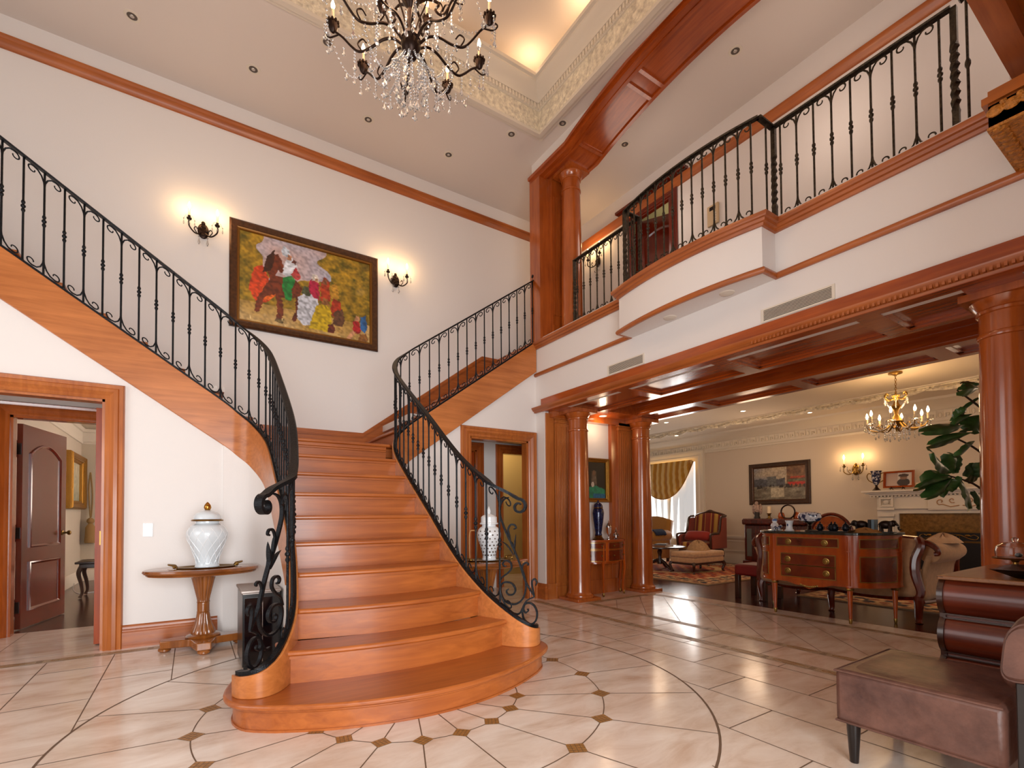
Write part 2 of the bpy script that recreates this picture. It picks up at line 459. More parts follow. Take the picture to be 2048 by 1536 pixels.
for (xa, ya, xb, yb) in ((T0, U0, T0, U1), (T0, U1, T1, U1), (T1, U1, T1, U0), (T1, U0, T0, U0)):   # rope of small dentils
    n = int(hypot(xb-xa, yb-ya)/.045); b.mat(2)
    dx, dy = (1 if xa == T0 == xb else (-1 if xa == T1 == xb else 0)), (1 if ya == U0 == yb else (-1 if ya == U1 == yb else 0))
    for i in range(2, n-1):
        x, y = xa+(xb-xa)*i/n+dx*.075, ya+(yb-ya)*i/n+dy*.075
        b.cbox((x, y, 6.09), (.024, .024, .05))
struct(b, 'trim_1', [TRIMW, ORN, DENT])

# ---- side walls that close the hall outside the frame
struct(B().box(-3.75, -2.5, 0, -3.6, 6.5, 5.86), 'wall_left', WALL)
# front wall with the wide entrance doorway the picture is taken from
struct(walls(B(), 'y', -.40, -.25, -3.75, 5.5, 0, 5.86, [(-1.7, 1.75, 0, 2.6)]), 'wall_front', WALL)
struct(B().box(5.5, -4.1, 0, 10.15, -4, 3.1), 'wall_living_end', WALL)
# ---- living room
b = walls(B(), 'x', 10, 10.15, -4, 9.4, 0, 3.1, [(7.24, 8.9, .42, 2.4)]); struct(b, 'wall_living', mat('warm_cream_paint', (.66, .56, .45), .6))
struct(B().box(5.45, 9.3, 0, 10.15, 9.45, 3.1), 'wall_living_side', WALL)
struct(B().box(5.5, 5.25, 0, 5.62, 9.3, 3.1), 'wall_living_west', WALL)
struct(B().box(5.58, -4, 2.62, 5.66, 5.25, 3.1), 'wall_living_header', WALL)
struct(B().box(5.5, -4, 2.88, 10.15, 9.4, 3.0), 'ceiling_living', mat('living_ceiling', (.70, .61, .50), .7))
# window: frame, mullions, glass
b = B(); walls(b, 'x', 9.98, 10.1, 7.24, 8.9, .42, 2.4, [(7.3, 8.05, .48, 2.34), (8.11, 8.84, .48, 2.34)])
w = tag(b.obj('window_1', TRIMW), kind='structure')
B().box(10.03, 7.3, .48, 10.04, 8.84, 2.34).obj('window_glass', GLASS, w)
b = B(); cas = [(0, 0), (.0, .05), (.05, .055), (.07, .04), (.13, .05), (.16, .07), (.19, .07), (.19, 0)]
b.sweep(cas, [(8.9, .3), (8.9, 2.4), (7.24, 2.4), (7.24, .3)][::-1], lambda u, v, q, i: (10-q, u, v)); b.box(9.93, 7.0, .27, 10, 9.1, .33)
b.obj('window_casing', TRIMW, w)
# wainscot, chair rail, skirting
b = B(); b.box(9.975, 4.0, 0, 10, 9.3, .16); b.box(9.985, 4.0, .16, 10, 9.3, .20); b.box(9.96, 4.0, .57, 10, 7.05, .60); b.box(9.97, 4.0, .545, 10, 7.05, .57)
for y0, y1 in ((4.2, 5.0), (5.12, 5.95), (6.05, 6.92)):
    walls(b, 'x', 9.985, 10, y0, y1, .26, .50, [(y0+.025, y1-.025, .285, .475)])
struct(b, 'baseboard_living', TRIMW)
# cornice of the living room: mouldings, fret frieze, carved ceiling band
b = B(); py = [(10, -4), (10, 9.3)]
f3 = lambda u, v, z, i: (u, v, z)
b.sweep([(0, 2.50), (.03, 2.50), (.04, 2.53), (.025, 2.55), (0, 2.55)], py, f3)
b.sweep([(0, 2.72), (.06, 2.72), (.09, 2.75), (.14, 2.78), (.22, 2.82), (.34, 2.845), (.36, 2.88), (0, 2.88)], py, f3)
b.sweep([(0, 2.55), (.012, 2.55), (.03, 2.72), (0, 2.72)], py, f3)
b.mat(1)
y = -1.
while y < 9.2:      # fret blocks and drops
    b.box(9.955, y, 2.66, 9.985, y+.10, 2.70); b.box(9.955, y, 2.60, 9.985, y+.022, 2.66); b.box(9.955, y+.078, 2.60, 9.985, y+.10, 2.66); b.box(9.955, y+.04, 2.62, 9.985, y+.06, 2.645)
    b.sph((9.97, y+.15, 2.635), (.018, .022, .045), 8, 6)
    y += .2
struct(b, 'trim_2', [TRIMW, DENT])
b = B(); b.mat(0); b.box(8.62, -3.5, 2.862, 8.90, 8.8, 2.88); b.mat(1); b.box(8.655, -3.5, 2.845, 8.865, 8.8, 2.865)
y = -1.
while y < 8.6:
    b.tube([(8.67+.18*t, y+.5*t, 2.84-.02*sin(PI*t)) for t in [i/8 for i in range(9)]], lambda t: .014+.028*sin(PI*t), 6); b.tube([(8.85-.18*t, y+.25+.4*t, 2.84-.015*sin(PI*t)) for t in [i/8 for i in range(9)]], lambda t: .012+.018*sin(PI*t), 6)
    b.box(8.64, y+.44, 2.825, 8.88, y+.47, 2.846)
    y += .5
struct(b, 'trim_3', [TRIMW, ORN])

# ---- study behind the west door
b = walls(B(), 'x', -1.75, -1.63, 6.5, 11.4, 0, 3.0); struct(b, 'wall_study_side', mat('study_paint', (.62, .54, .44), .6))
struct(B().box(-1.75, 11.3, 0, 2.2, 11.45, 3.0), 'wall_study_back', mat('study_paint_back', (.60, .52, .40), .6))
struct(B().box(2.1, 6.5, 0, 2.2, 11.4, 3), 'wall_study_east', WALL)
struct(B().box(-1.75, 6.5, 2.95, 2.2, 11.4, 3.05), 'ceiling_study', CEIL)
b = B(); pp = [(-1.63, 6.55), (-1.63, 11.3), (2.1, 11.3)]
b.sweep([(0, 2.40), (-.02, 2.40), (-.03, 2.43), (-.015, 2.45), (-.02, 2.60), (-.04, 2.61), (-.06, 2.66), (0, 2.66)], pp, f3); struct(b, 'trim_4', TRIMW)
b = B(); b.sweep([(0, 0), (-.025, 0), (-.025, .13), (-.018, .14), (-.018, .17), (-.008, .19), (0, .19)], pp, f3); struct(b, 'baseboard_study', TRIMW)
# vestibule ceilings and ends under the flights
struct(B().box(-3.6, 5.36, 2.28, .25, 6.35, 2.33), 'ceiling_vestibule', CEIL)
struct(B().box(.25, 5.36, 0, .31, 6.35, 1.8), 'wall_vestibule', WALL)
struct(B().box(2.1, 5.36, 2.2, 5.5, 6.35, 2.28), 'ceiling_passage', CEIL)
struct(B().box(2.04, 5.36, 0, 2.1, 6.35, 1.8), 'wall_passage', WALL)
struct(walls(B(), 'y', 7.6, 7.7, 2.2, 5.5, 0, 2.9), 'wall_passage_back', mat('ochre_paint', hx('b59a62'), .7))
struct(B().box(2.2, 6.5, 2.8, 5.5, 7.7, 2.9), 'ceiling_back_room', CEIL)

# ---- picture rail, skirtings, casings (wood)
b = B(); b.sweep([(0, 5.50), (-.02, 5.505), (-.03, 5.53), (-.045, 5.55), (-.045, 5.575), (-.06, 5.59), (-.06, 5.61), (0, 5.61)], [(-3.6, 6.35), (4.6, 6.35)], f3)
struct(b, 'trim_5', CHX)
b = B(); b.sweep([(0, 5.40), (.02, 5.405), (.03, 5.43), (.045, 5.45), (.06, 5.49), (.06, 5.50), (0, 5.50)], [(5.33, -2.5), (5.33, 6.35)], f3)
struct(b, 'trim_6', CHY)
base = [(0, 0), (-.028, 0), (-.028, .13), (-.022, .135), (-.022, .15), (-.014, .155), (-.014, .175), (-.004, .19), (0, .19)]
b = B(); b.sweep(base, [(-.49, 5.25), (.2, 5.25)], f3); struct(b, 'baseboard_left', CHX)
b = B(); b.sweep([(a, z*1.05) for a, z in base], [(3.83, 5.25), (3.83, 5.07), (3.86, 5.07)], f3); struct(b, 'baseboard_right', CHX)
CAS = [(0, 0), (0, .02), (.012, .028), (.03, .022), (.04, .03), (.06, .045), (.085, .04), (.092, .03), (.105, .036), (.118, .04), (.126, .03), (.13, 0)]
def casing(name, x0, x1, zt, y, m=CHZ, w=1., par=None):
    b = B(); b.sweep([(p*w, q) for p, q in CAS], [(x0, 0), (x0, zt), (x1, zt), (x1, 0)], lambda u, v, q, i: (u, y-q, v))
    b.box(x0-.001, y-.001, 0, x0+.02, y+.11, zt); b.box(x1-.02, y-.001, 0, x1+.001, y+.11, zt); b.box(x0, y-.001, zt-.02, x1, y+.11, zt+.001)
    return tag(b.obj(name, m), kind='structure')
casing('door_casing_west', -1.9, -.61, 2.08, 5.25)
casing('door_casing_east', 2.83, 3.69, 2.055, 5.25)
casing('door_casing_study', -1.42, -.24, 2.06, 6.35, MHZ)
casing('door_casing_closet', 2.74, 3.53, 2.06, 6.35, MHZ, .9)
casing('door_casing_passage', 3.98, 4.76, 2.06, 6.35, MHZ, .9)
# upper-hall door casing
b = B(); b.sweep(CAS, [(4.98, 3.4), (4.98, 5.41), (4.1, 5.41), (4.1, 3.4)], lambda u, v, q, i: (5.33-q, u, v)); b.box(5.24, 3.93, 5.54, 5.33, 5.15, 5.575)
struct(b, 'door_casing_hall', RED)

# ---- wood on the right wall: balcony nosing trim, string course, cornice over the opening
def nos(k=1.):     # stepped nosing, projecting to +a
    return [(0, 3.29), (.02, 3.29), (.025, 3.31), (.04, 3.315), (.045, 3.335), (.06, 3.34), (.066, 3.36), (.066, 3.375), (.05, 3.38), (-.10, 3.38), (-.10, 3.37), (0, 3.37)]
bow = [(3.83, 5.25), (3.83, 3.54), (3.645, 3.54)]+[(3.645-.085*(1-((y-2.79)/.75)**2), y) for y in [3.54-.1*i for i in range(1, 15)]]+[(3.645, 2.04), (3.83, 2.04), (3.83, -1.6)]
b = B(); b.sweep([(-a, z) for a, z in nos()], bow, f3); struct(b, 'trim_7', CHY)
b = B(); b.sweep([(0, 2.925), (-.02, 2.925), (-.03, 2.94), (-.03, 2.955), (-.02, 2.97), (0, 2.975)], bow, f3); struct(b, 'trim_8', CHY)
b = B(); b.sweep([(0, 2.44), (-.03, 2.44), (-.035, 2.455), (-.055, 2.465), (-.075, 2.495), (-.075, 2.505), (0, 2.515)], [(3.83, 5.27), (3.83, -2)], f3)
y = 2.2
while y > -1: b.box(3.765, y, 2.455, 3.79, y+.014, 2.49); y -= .03
struct(b, 'trim_9', CHY)
# bow-fronted balcony slab
b = B(); b.prism([p for p in bow[1:-1]], 2.93, 3.37, 'z'); struct(b, 'balcony', WALL)

# ---- coffered mahogany soffit between the two rows of columns
b = B()
b.box(3.80, -2.5, 2.47, 4.52, 5.1, 2.60); b.box(5.08, -2.5, 2.47, 5.6, 5.1, 2.62)       # the two beams
b.box(4.52, -2.5, 2.60, 5.08, 5.1, 2.64)                                                # coffer bed
for x0, x1 in ((3.80, 3.90), (4.44, 4.52), (5.08, 5.16), (5.52, 5.6)): b.box(x0, -2.5, 2.435, x1, 5.1, 2.47)
for yc in (4.83, 3.75, 2.6, 1.45, .83, -.4):
    hw = .13 if yc in (4.83, .83) else .07
    for x0, x1 in ((3.9, 4.44), (5.16, 5.52)): b.box(x0, yc-hw, 2.435, x1, yc+hw, 2.47)
for ya, yb in ((3.82, 4.70), (2.67, 3.68), (1.52, 2.53), (.96, 1.38)):
    for x0, x1 in ((3.9, 4.44), (5.16, 5.52)):
        walls_h = [(x0, ya, x1, ya+.03), (x0, yb-.03, x1, yb), (x0, ya, x0+.03, yb), (x1-.03, ya, x1, yb)]
        for q in walls_h: b.box(q[0], q[1], 2.452, q[2], q[3], 2.47)
b.box(4.52, 4.62, 2.435, 5.08, 5.1, 2.60)
for x in (4.52, 5.06): b.box(x, -2.5, 2.55, x+.02, 4.62, 2.60)
b.box(4.50, -2.5, 2.46, 4.535, 4.62, 2.49); b.box(5.065, -2.5, 2.46, 5.1, 4.62, 2.49)
struct(b, 'trim_10', MHY)
# ---- curved header over the balcony
def za(y): return 5.56 if abs(y-2.85) > 1.68 else 5.56+.235*(1-((y-2.85)/1.68)**2)
ys = [5.3, 4.53]+[4.53-.07*i for i in range(1, 48)]+[1.17, .4]
b = B()
def hdr(x0, x1, d0, d1):
    b.sweep([(0, d0), (0, d1), (x1-x0, d1), (x1-x0, d0)], [(x0, y) for y in ys], lambda u, v, z, i: (u, v, za(ys[i])+z))
hdr(3.80, 4.32, 0, .05); hdr(3.76, 3.83, .03, .07); hdr(3.79, 3.86, -.012, .03)
hdr(3.86, 3.90, -.02, 0); hdr(4.26, 4.30, -.02, 0)
for ya in (4.40, 3.62, 3.45, 2.30, 2.12, 1.3):
    b.box(3.9, ya-.02, za(ya)-.02, 4.26, ya+.02, za(ya)+.02)
struct(b, 'trim_11', MHY)
b = B()
for i in range(len(ys)-1):
    if za((ys[i]+ys[i+1])/2)+.05 < 5.83:
        z0, z1 = za(ys[i])+.045, za(ys[i+1])+.045
        b.add([(3.83, ys[i], z0), (3.83, ys[i+1], z1), (3.83, ys[i+1], 5.84), (3.83, ys[i], 5.84), (4.28, ys[i], z0), (4.28, ys[i+1], z1), (4.28, ys[i+1], 5.84), (4.28, ys[i], 5.84)],
              [(0, 1, 2, 3), (7, 6, 5, 4), (0, 4, 5, 1), (1, 5, 6, 2), (2, 6, 7, 3), (3, 7, 4, 0)])
struct(b, 'wall_over_arch', WALL)

# ---- pilasters (fluted boards on the alcove wall, upper pilaster at the stair head)
def pilaster(name, x0, x1, y, z0, z1, m=CHZ):
    b = B(); b.box(x0, y, z0, x1, y+.07, z1)
    n = 7; w = (x1-x0-.05)/n
    for i in range(n):
        x = x0+.025+w*i; b.box(x+w*.18, y-.008, z0+.30, x+w*.82, y, z1-.14)
    b.box(x0-.012, y-.02, z0, x1+.012, y+.07, z0+.16); b.box(x0-.006, y-.012, z0+.16, x1+.006, y+.07, z0+.20)
    b.box(x0-.012, y-.02, z1-.10, x1+.012, y+.07, z1-.07); b.box(x0-.03, y-.04, z1-.05, x1+.03, y+.07, z1)
    return struct(b, name, m, bev=.003)
b = B(); b.box(3.845, 5.05, 0, 3.97, 5.11, 2.42); b.box(3.84, 5.03, 0, 3.985, 5.11, .2); struct(b, 'trim_12', CHZ)
pilaster('trim_13', 3.985, 4.22, 5.04, 0, 2.40); pilaster('trim_14', 5.12, 5.44, 5.02, 0, 2.40)
b = B(); b.box(5.0, 5.04, 0, 5.12, 5.11, 2.42); b.box(4.22, 5.02, 0, 5.12, 5.11, .19); b.box(4.22, 5.045, .19, 5.12, 5.11, .68); b.box(4.22, 5.035, .66, 5.12, 5.11, .69); b.box(4.5, 5.04, .40, 4.86, 5.05, .43); b.box(3.9, 4.98, 2.36, 5.56, 5.1, 2.44)
struct(b, 'trim_15', MHZ)
b = B(); b.box(3.79, 5.08, 3.38, 3.95, 5.30, 5.56); b.box(3.95, 5.02, 3.38, 4.22, 5.30, 5.56)
for i in range(5): b.box(3.975+.045*i, 5.008, 3.72, 4.0+.045*i, 5.02, 5.30)
b.box(3.94, 5.0, 3.38, 4.23, 5.03, 3.58)
struct(b, 'trim_16', MHZ)

# ---- the entrance-side entablature at the near end of the right wall
b = B(); b.mat(0); b.box(3.29, .05, 2.985, 3.83, .69, 3.17); b.box(3.27, .03, 3.10, 3.83, .71, 3.135); b.mat(1)
b.box(3.285, .05, 2.972, 3.83, .695, 2.986); b.sweep([(0, 2.99), (.018, 2.995), (.024, 3.05), (.01, 3.09), (0, 3.095)], [(3.83, .69), (3.29, .69), (3.29, .05)], lambda u, v, z, i: (u, v, z))
for i in range(11):
    b.sph((3.267, .66-.058*i, 3.045), (.012, .034, .028), 8, 6); b.sph((3.265, .63-.058*i, 3.07), (.01, .016, .014), 6, 4)
for i in range(10): b.sph((3.315+.055*i, .655, 2.97), (.032, .03, .012), 8, 6); b.sph((3.34+.055*i, .635, 2.968), (.014, .014, .01), 6, 4)
b.mat(0); b.box(3.40, .12, 2.93, 3.83, .58, 2.975); b.box(3.44, .18, 2.88, 3.83, .52, 2.93); b.box(3.5, .25, .9, 3.83, .46, 2.88)
struct(b, 'trim_17', [wood('honey_wood', hx('8a420f'), hx('bd6a22'), 'y', .3, .4), mat('carved_honey_wood', hx('b9782f'), .4, var=.4, vscale=50, bump=.8, bscale=60)])
b = B(); b.mat(0); b.box(2.2, -.6, 3.62, 3.94, .62, 3.9); b.mat(1); b.box(2.2, .6, 3.5, 3.94, .70, 3.9)
struct(b, 'trim_18', [wood('honey_wood_soffit', hx('8a420f'), hx('bd6a22'), 'x', .3, .4), CHX])
# ================================================================ staircase
PL = [(.205, 2.99, .262), (.235, 2.92, .265), (.315, 2.885, .29), (.405, 2.955, .36), (.50, 3.16, .50), (.555, 3.45, .69), (.585, 3.72, .90), (.592, 4.0, 1.11), (.592, 4.5, 1.455), (.585, 4.82, 1.68), (.555, 5.0, 1.82), (.47, 5.16, 1.96), (.36, 5.23, 2.06), (.242, 5.245, 2.155), (0., 5.245, 2.322), (-.4, 5.245, 2.598), (-.8, 5.245, 2.873), (-1.2, 5.245, 3.149), (-1.6, 5.245, 3.424), (-2.0, 5.245, 3.70)]
PR = [(2*AX-x, y, z) for x, y, z in PL[:13]]+[(2.108, 5.245, 2.155), (2.4, 5.245, 2.366), (2.8, 5.245, 2.655), (3.2, 5.245, 2.945), (3.5, 5.245, 3.162), (3.82, 5.245, 3.393)]
class Path:
    def __init__(s, pts):
        s.p = catmull(pts, 8); s.s = [0.]
        for a, b in zip(s.p, s.p[1:]): s.s.append(s.s[-1]+hypot(b.x-a.x, b.y-a.y))
        s.L = s.s[-1]
    def at(s, d):
        if d <= 0: q = s.p[0]; t = (s.p[1]-s.p[0]).normalized()
        for i in range(len(s.p)-1):
            if s.s[i+1] >= d or i == len(s.p)-2: break
        k = (d-s.s[i])/max(1e-9, s.s[i+1]-s.s[i])
        return s.p[i].lerp(s.p[i+1], k)
    def tan(s, d):
        a, b = s.at(max(0, d-.03)), s.at(min(s.L, d+.03)); t = V((b.x-a.x, b.y-a.y, 0))
        return t.normalized()
    def slope(s, d):
        a, b = s.at(max(0, d-.05)), s.at(min(s.L, d+.05)); return (b.z-a.z)/max(1e-6, hypot(b.x-a.x, b.y-a.y))
PTHL, PTHR = Path(PL), Path(PR)
st = thing('staircase', 'wide cherry-wood staircase with curved lower steps that splits into two flights at the landing', 'staircase', (AX, 3.4, 0))
zk = lambda k: .15+.19*(k-1)
YE = {2: (2.99, 2.86), 3: (3.20, 3.09), 4: (3.47, 3.40), 5: (3.73, 3.68), 6: (3.99, 3.97), 7: (4.26, 4.25), 8: (4.53, 4.525), 9: (4.80, 4.80), 10: (5.095, 5.095)}
def halfw(y):
    t = [(2.9, .80), (2.99, .755), (3.2, .635), (3.47, .59), (3.73, .572), (4., .565), (6, .565)]
    for (a, p), (c, q) in zip(t, t[1:]):
        if y <= c: return p+(q-p)*max(0, (y-a)/(c-a))
    return .565
def edge(k, dy=0., n=15):
    ye, yc = YE[k]; hw = halfw(ye+dy)
    return [(AX+hw*(2*i/(n-1)-1), yc+(ye-yc)*(2*i/(n-1)-1)**2+dy) for i in range(n)]
# first step: broad bull-nosed platform
def first(off, n=28):
    pts = [(-.62, 3.50), (-.9, 3.42), (-.985, 3.25), (-1.03, 3.06), (-1.02, 2.93), (-.97, 2.82), (-.86, 2.725)]
    f = [(-.86+1.72*i/n, 2.455+.27*((-.86+1.72*i/n)/.86)**2) for i in range(1, n)]
    P = pts+f+[(-x, y) for x, y in pts[::-1]]
    P = [tuple(v[:2]) for v in catmull([(x, y, 0) for x, y in P], 3)]
    out = []
    for i, (x, y) in enumerate(P):   # inset along the normal
        a, c = P[max(i-1, 0)], P[min(i+1, len(P)-1)]; d = V((c[0]-a[0], c[1]-a[1])).normalized()
        out.append((AX+x-d.y*off, y+d.x*off))
    return out
b = B(); b.prism(first(.045)+[(AX+.5, 3.55), (AX-.5, 3.55)], 0, .125, 'z'); b.obj('riser', CHX, st)
b = B(); b.prism(first(0.)+[(AX+.5, 3.6), (AX-.5, 3.6)], .118, .150, 'z'); b.obj('tread', CHX, st, bev=.011)
b = B(); b.prism(first(.03)+[(AX+.5, 3.55), (AX-.5, 3.55)], .10, .119, 'z'); b.obj('cove_molding', CHX, st, bev=.006)
b = B(); b.prism(first(.038)+[(AX+.5, 3.55), (AX-.5, 3.55)], 0, .012, 'z'); b.obj('shoe_molding', CHX, st)
for k in range(2, 11):
    e = edge(k, .035); b = B()
    back = [(x, y+.02) for x, y in e[::-1]]
    b.prism(e+back, zk(k-1), zk(k)-.03, 'z'); b.obj('riser', CHX, st)
    if k < 10:
        e2 = edge(k); nx = [(x, min(y, 5.2)) for x, y in edge(k+1, .05)[::-1]]
        nx = [(AX+(x-AX)*halfw(YE[k][0])/max(.3, abs(nx[0][0]-AX)), y) for x, y in nx]
        b = B(); b.prism(e2+nx, zk(k)-.032, zk(k), 'z'); b.obj('tread', CHX, st, bev=.011)
        b = B(); b.prism(edge(k, .018)+[(x, y) for x, y in edge(k, .05)[::-1]], zk(k)-.05, zk(k)-.031, 'z'); b.obj('cove_molding', CHX, st)
b = B(); b.prism([(AX-.60, 5.095), (AX+.60, 5.095), (AX+.72, 5.25), (AX+.75, 6.345), (AX-.75, 6.345), (AX-.72, 5.25)], 1.828, 1.86, 'z'); b.box(AX-.75, 5.2, 1.72, AX+.75, 6.34, 1.828)
b.obj('landing', CHX, st, bev=.011)
b = B(); b.box(AX-.565, 5.11, 1.795, AX+.565, 5.14, 1.829); b.box(AX-.565, 5.118, 1.775, AX+.565, 5.14, 1.795); b.obj('cove_molding', CHX, st, bev=.004)
# upper flights (treads and risers behind the stringers)
for sg in (-1, 1):
    for k in range(1, 8):
        x = AX+sg*(.72+.272*(k-1)); z = 1.86+.19*k
        b = B(); b.box(x, 5.26, z-.19, x+sg*.02, 6.345, z-.03); b.obj('riser', CHY, st)
        b = B(); b.box(x-sg*.03, 5.26, z-.032, x+sg*.29, 6.345, z); b.obj('tread', CHY, st, bev=.008)
b = B(); b.box(3.78, 5.26, 3.2, 3.9, 6.345, 3.4); b.obj('top_nosing', CHY, st)
# stringers
def stringer(P, mats):
    b = B(); vs = []
    prof = []
    n = len(P.p)
    def f(u, v, q, i):
        zt = P.p[i].z; zb = .15 if P.s[i] < .55 else max(0.0, zt-(.30 if P.s[i] < 1.2 else .40)); zb = min(zb, zt-.1)
        if P.s[i] < .55: zb = .15
        return (u, v, zb+(zt-zb)*q)
    b.sweep([(-.028, 0), (-.028, 1), (.028, 1), (.028, 0)], [(p.x, p.y) for p in P.p], f)
    o = b.obj('stringer', mats, st, ang=30, bev=.004)
    return o
stringer(PTHL, CHS); stringer(PTHR, wood('cherry_wood_slant_east', hx('9a5524'), hx('cf8044'), 'x', .34, .18, rot=-.62))
# plaster closing the flanks of the main flight below the stringers
for nm, P, sg in (('wall_stair_flank_west', PTHL, 1), ('wall_stair_flank_east', PTHR, -1)):
    b = B(); idx = [i for i in range(len(P.p)) if P.s[i] > .9 and P.p[i].z < 2.17]
    b.sweep([(-.012, 0), (-.012, 1), (.02, 1), (.02, 0)], [(P.p[i].x, P.p[i].y) for i in idx], lambda u, v, q, j: (u, v, max(.02, P.p[idx[j]].z-.2)*q))
    struct(b, nm, WALL)
# wall skirts
b = B()
for sg, sl in ((1, .735), (-1, .70)):
    pts = [(AX+sg*.66, 2.157)]+[(AX+sg*.66+sg*1.77, 2.157+1.77*sl)]
    if sg > 0: pts.append((3.95, pts[-1][1]))
    low = [(p[0], p[1]-.36) for p in pts[::-1]]
    b.prism(pts+low, 6.315, 6.348, 'y')
    up = [(p[0], p[1]+.004) for p in pts]; b.prism(up+[(p[0], p[1]-.045) for p in up[::-1]], 6.29, 6.348, 'y')
    b.prism([(p[0], p[1]-.045) for p in up]+[(p[0], p[1]-.06) for p in up[::-1]], 6.30, 6.348, 'y')
b.box(AX-.66, 6.315, 1.86, AX+.66, 6.348, 2.157); b.box(AX-.66, 6.29, 2.113, AX+.66, 6.348, 2.161); b.box(AX-.66, 6.30, 2.098, AX+.66, 6.348, 2.113)
b.obj('wall_skirt', CHX, st)

# ================================================================ wrought-iron railings
HR = .85
def add_baluster(root, P, d, zb, zt, big, m, z0=None, dirs=(1, -1)):
    """round bar with a triple knuckle; the forked ones carry four C scrolls"""
    p = P.at(d); t = P.tan(d); sl = P.slope(d)
    x, y = p.x, p.y
    b = B(); r = .0075
    zm = zb+(zt-zb)*.52
    prof = [(r, zb), (r, zm-.05)]
    for q in (-.032, 0, .032):
        prof += [(r*1.1, zm+q-.014), (r*2.1 if q == 0 else r*1.75, zm+q-.005), (r*2.1 if q == 0 else r*1.75, zm+q+.005), (r*1.1, zm+q+.014)]
    prof += [(r, zm+.05), (r, zt)]
    b.lathe(prof, (x, y, 0), 8)
    o = b.obj('baluster', m, root)
    if big:
        def scr(sg, top):
            # local (u along the rail, w down from the rail / up from the foot)
            c = [(0, .125), (.004, .085), (.018, .045), (.04, .02), (.064, .014)]
            c += spiral((.071, .044), .030, .012, PI*1.5, PI*1.5+PI*1.55, 12)
            pts = []
            for u, w in c:
                q = P.at(min(max(d+sg*u, 0), P.L)); k = sl*sg*u
                pts.append((q.x, q.y, (zt+k-w) if top else (zb+k+w)))
            return pts
        for sg in dirs:
            for top in (1, 0):
                bb = B(); bb.tube(scr(sg, top), lambda t: .0062-.0018*t, 6); bb.obj('scroll', m, o)
def knobbed(root, P, d0, d1, n, m, h=HR, even=0):
    for i in range(n):
        d = d0+(d1-d0)*i/(n-1); p = P.at(d)
        dirs = tuple(s for s in (1, -1) if 0 < d+s*.11 < P.L)
        add_baluster(root, P, d, p.z+.02, p.z+h-.012, i % 2 == even, m, dirs=dirs)
def bars(root, P, d0, d1, m, h=HR, w=.05):
    n = max(2, int((d1-d0)/.04)); ds = [d0+(d1-d0)*i/n for i in range(n+1)]
    Q = [P.at(d) for d in ds]
    f = lambda hh: (lambda u, v, z, i: (u, v, Q[i].z+hh+z))
    b = B(); b.sweep([(-w/2, 0), (w/2, 0), (w/2+.003, .010), (w/2-.006, .02), (-w/2+.006, .02), (-w/2-.003, .010)], [(q.x, q.y) for q in Q], f(h-.014)); b.obj('handrail', m, root)
    return Q
def footbar(root, P, d0, d1, m, w=.034):
    n = max(2, int((d1-d0)/.04)); Q = [P.at(d0+(d1-d0)*i/n) for i in range(n+1)]
    b = B(); b.sweep([(-w/2, 0), (w/2, 0), (w/2, .022), (-w/2, .022)], [(q.x, q.y) for q in Q], lambda u, v, z, i: (u, v, Q[i].z+z)); b.obj('bottom_rail', m, root)
# the scrollwork newel, drawn once for the east side
NS = {
 'main_scroll': ([(1.964,3.041,1.222),(1.938,3.068,1.208),(1.919,3.088,1.167),(1.916,3.091,1.100),(1.931,3.075,1.025),(1.957,3.048,.936),(1.988,3.016,.841),(2.019,2.984,.731),(2.045,2.957,.615),(2.075,2.926,.536),(2.093,2.907,.496)], .024),
 'belly_scroll': ([(2.014,2.989,.753),(2.040,2.963,.658),(2.049,2.952,.571),(2.036,2.966,.487),(2.002,3.002,.441),(1.965,3.040,.440),(1.931,3.075,.471),(1.916,3.091,.529),(1.921,3.085,.578),(1.945,3.061,.597),(1.977,3.028,.587),(1.995,3.009,.547),(1.984,3.020,.510),(1.958,3.047,.505),(1.947,3.058,.531),(1.961,3.045,.546)], .022),
 'back_scroll': ([(1.908,3.099,.581),(1.924,3.082,.629),(1.956,3.049,.664),(1.975,3.030,.701),(1.970,3.035,.741),(1.946,3.060,.755),(1.930,3.076,.737),(1.935,3.071,.715),(1.948,3.057,.715)], .018),
 'knee_scroll': ([(2.093,2.907,.496),(2.083,2.918,.561),(2.081,2.920,.605),(2.094,2.907,.624),(2.106,2.895,.60),(2.099,2.902,.575)], .020),
 'foot_scroll': ([(2.093,2.907,.493),(2.057,2.945,.469),(2.036,2.967,.425),(2.030,2.972,.377),(2.038,2.965,.330),(2.058,2.943,.302),(2.079,2.922,.296),(2.10,2.900,.326),(2.106,2.895,.377),(2.094,2.907,.425),(2.070,2.932,.448),(2.046,2.957,.440),(2.036,2.967,.403),(2.046,2.956,.378),(2.061,2.940,.393),(2.055,2.946,.405)], .020),
 'foot_brace': ([(1.985,3.02,.37),(2.005,3.0,.364),(2.020,2.983,.377),(2.030,2.972,.410)], .016),
 'vine_scroll': ([(1.963,3.042,.929),(1.958,3.048,.981),(1.971,3.034,1.018),(1.992,3.012,1.018),(2.000,3.004,.996),(1.987,3.018,.988)], .014),
 'hook_scroll': ([(2.029,2.973,.687),(2.035,2.968,.724),(2.050,2.951,.743),(2.063,2.938,.732),(2.058,2.943,.721)], .015)}
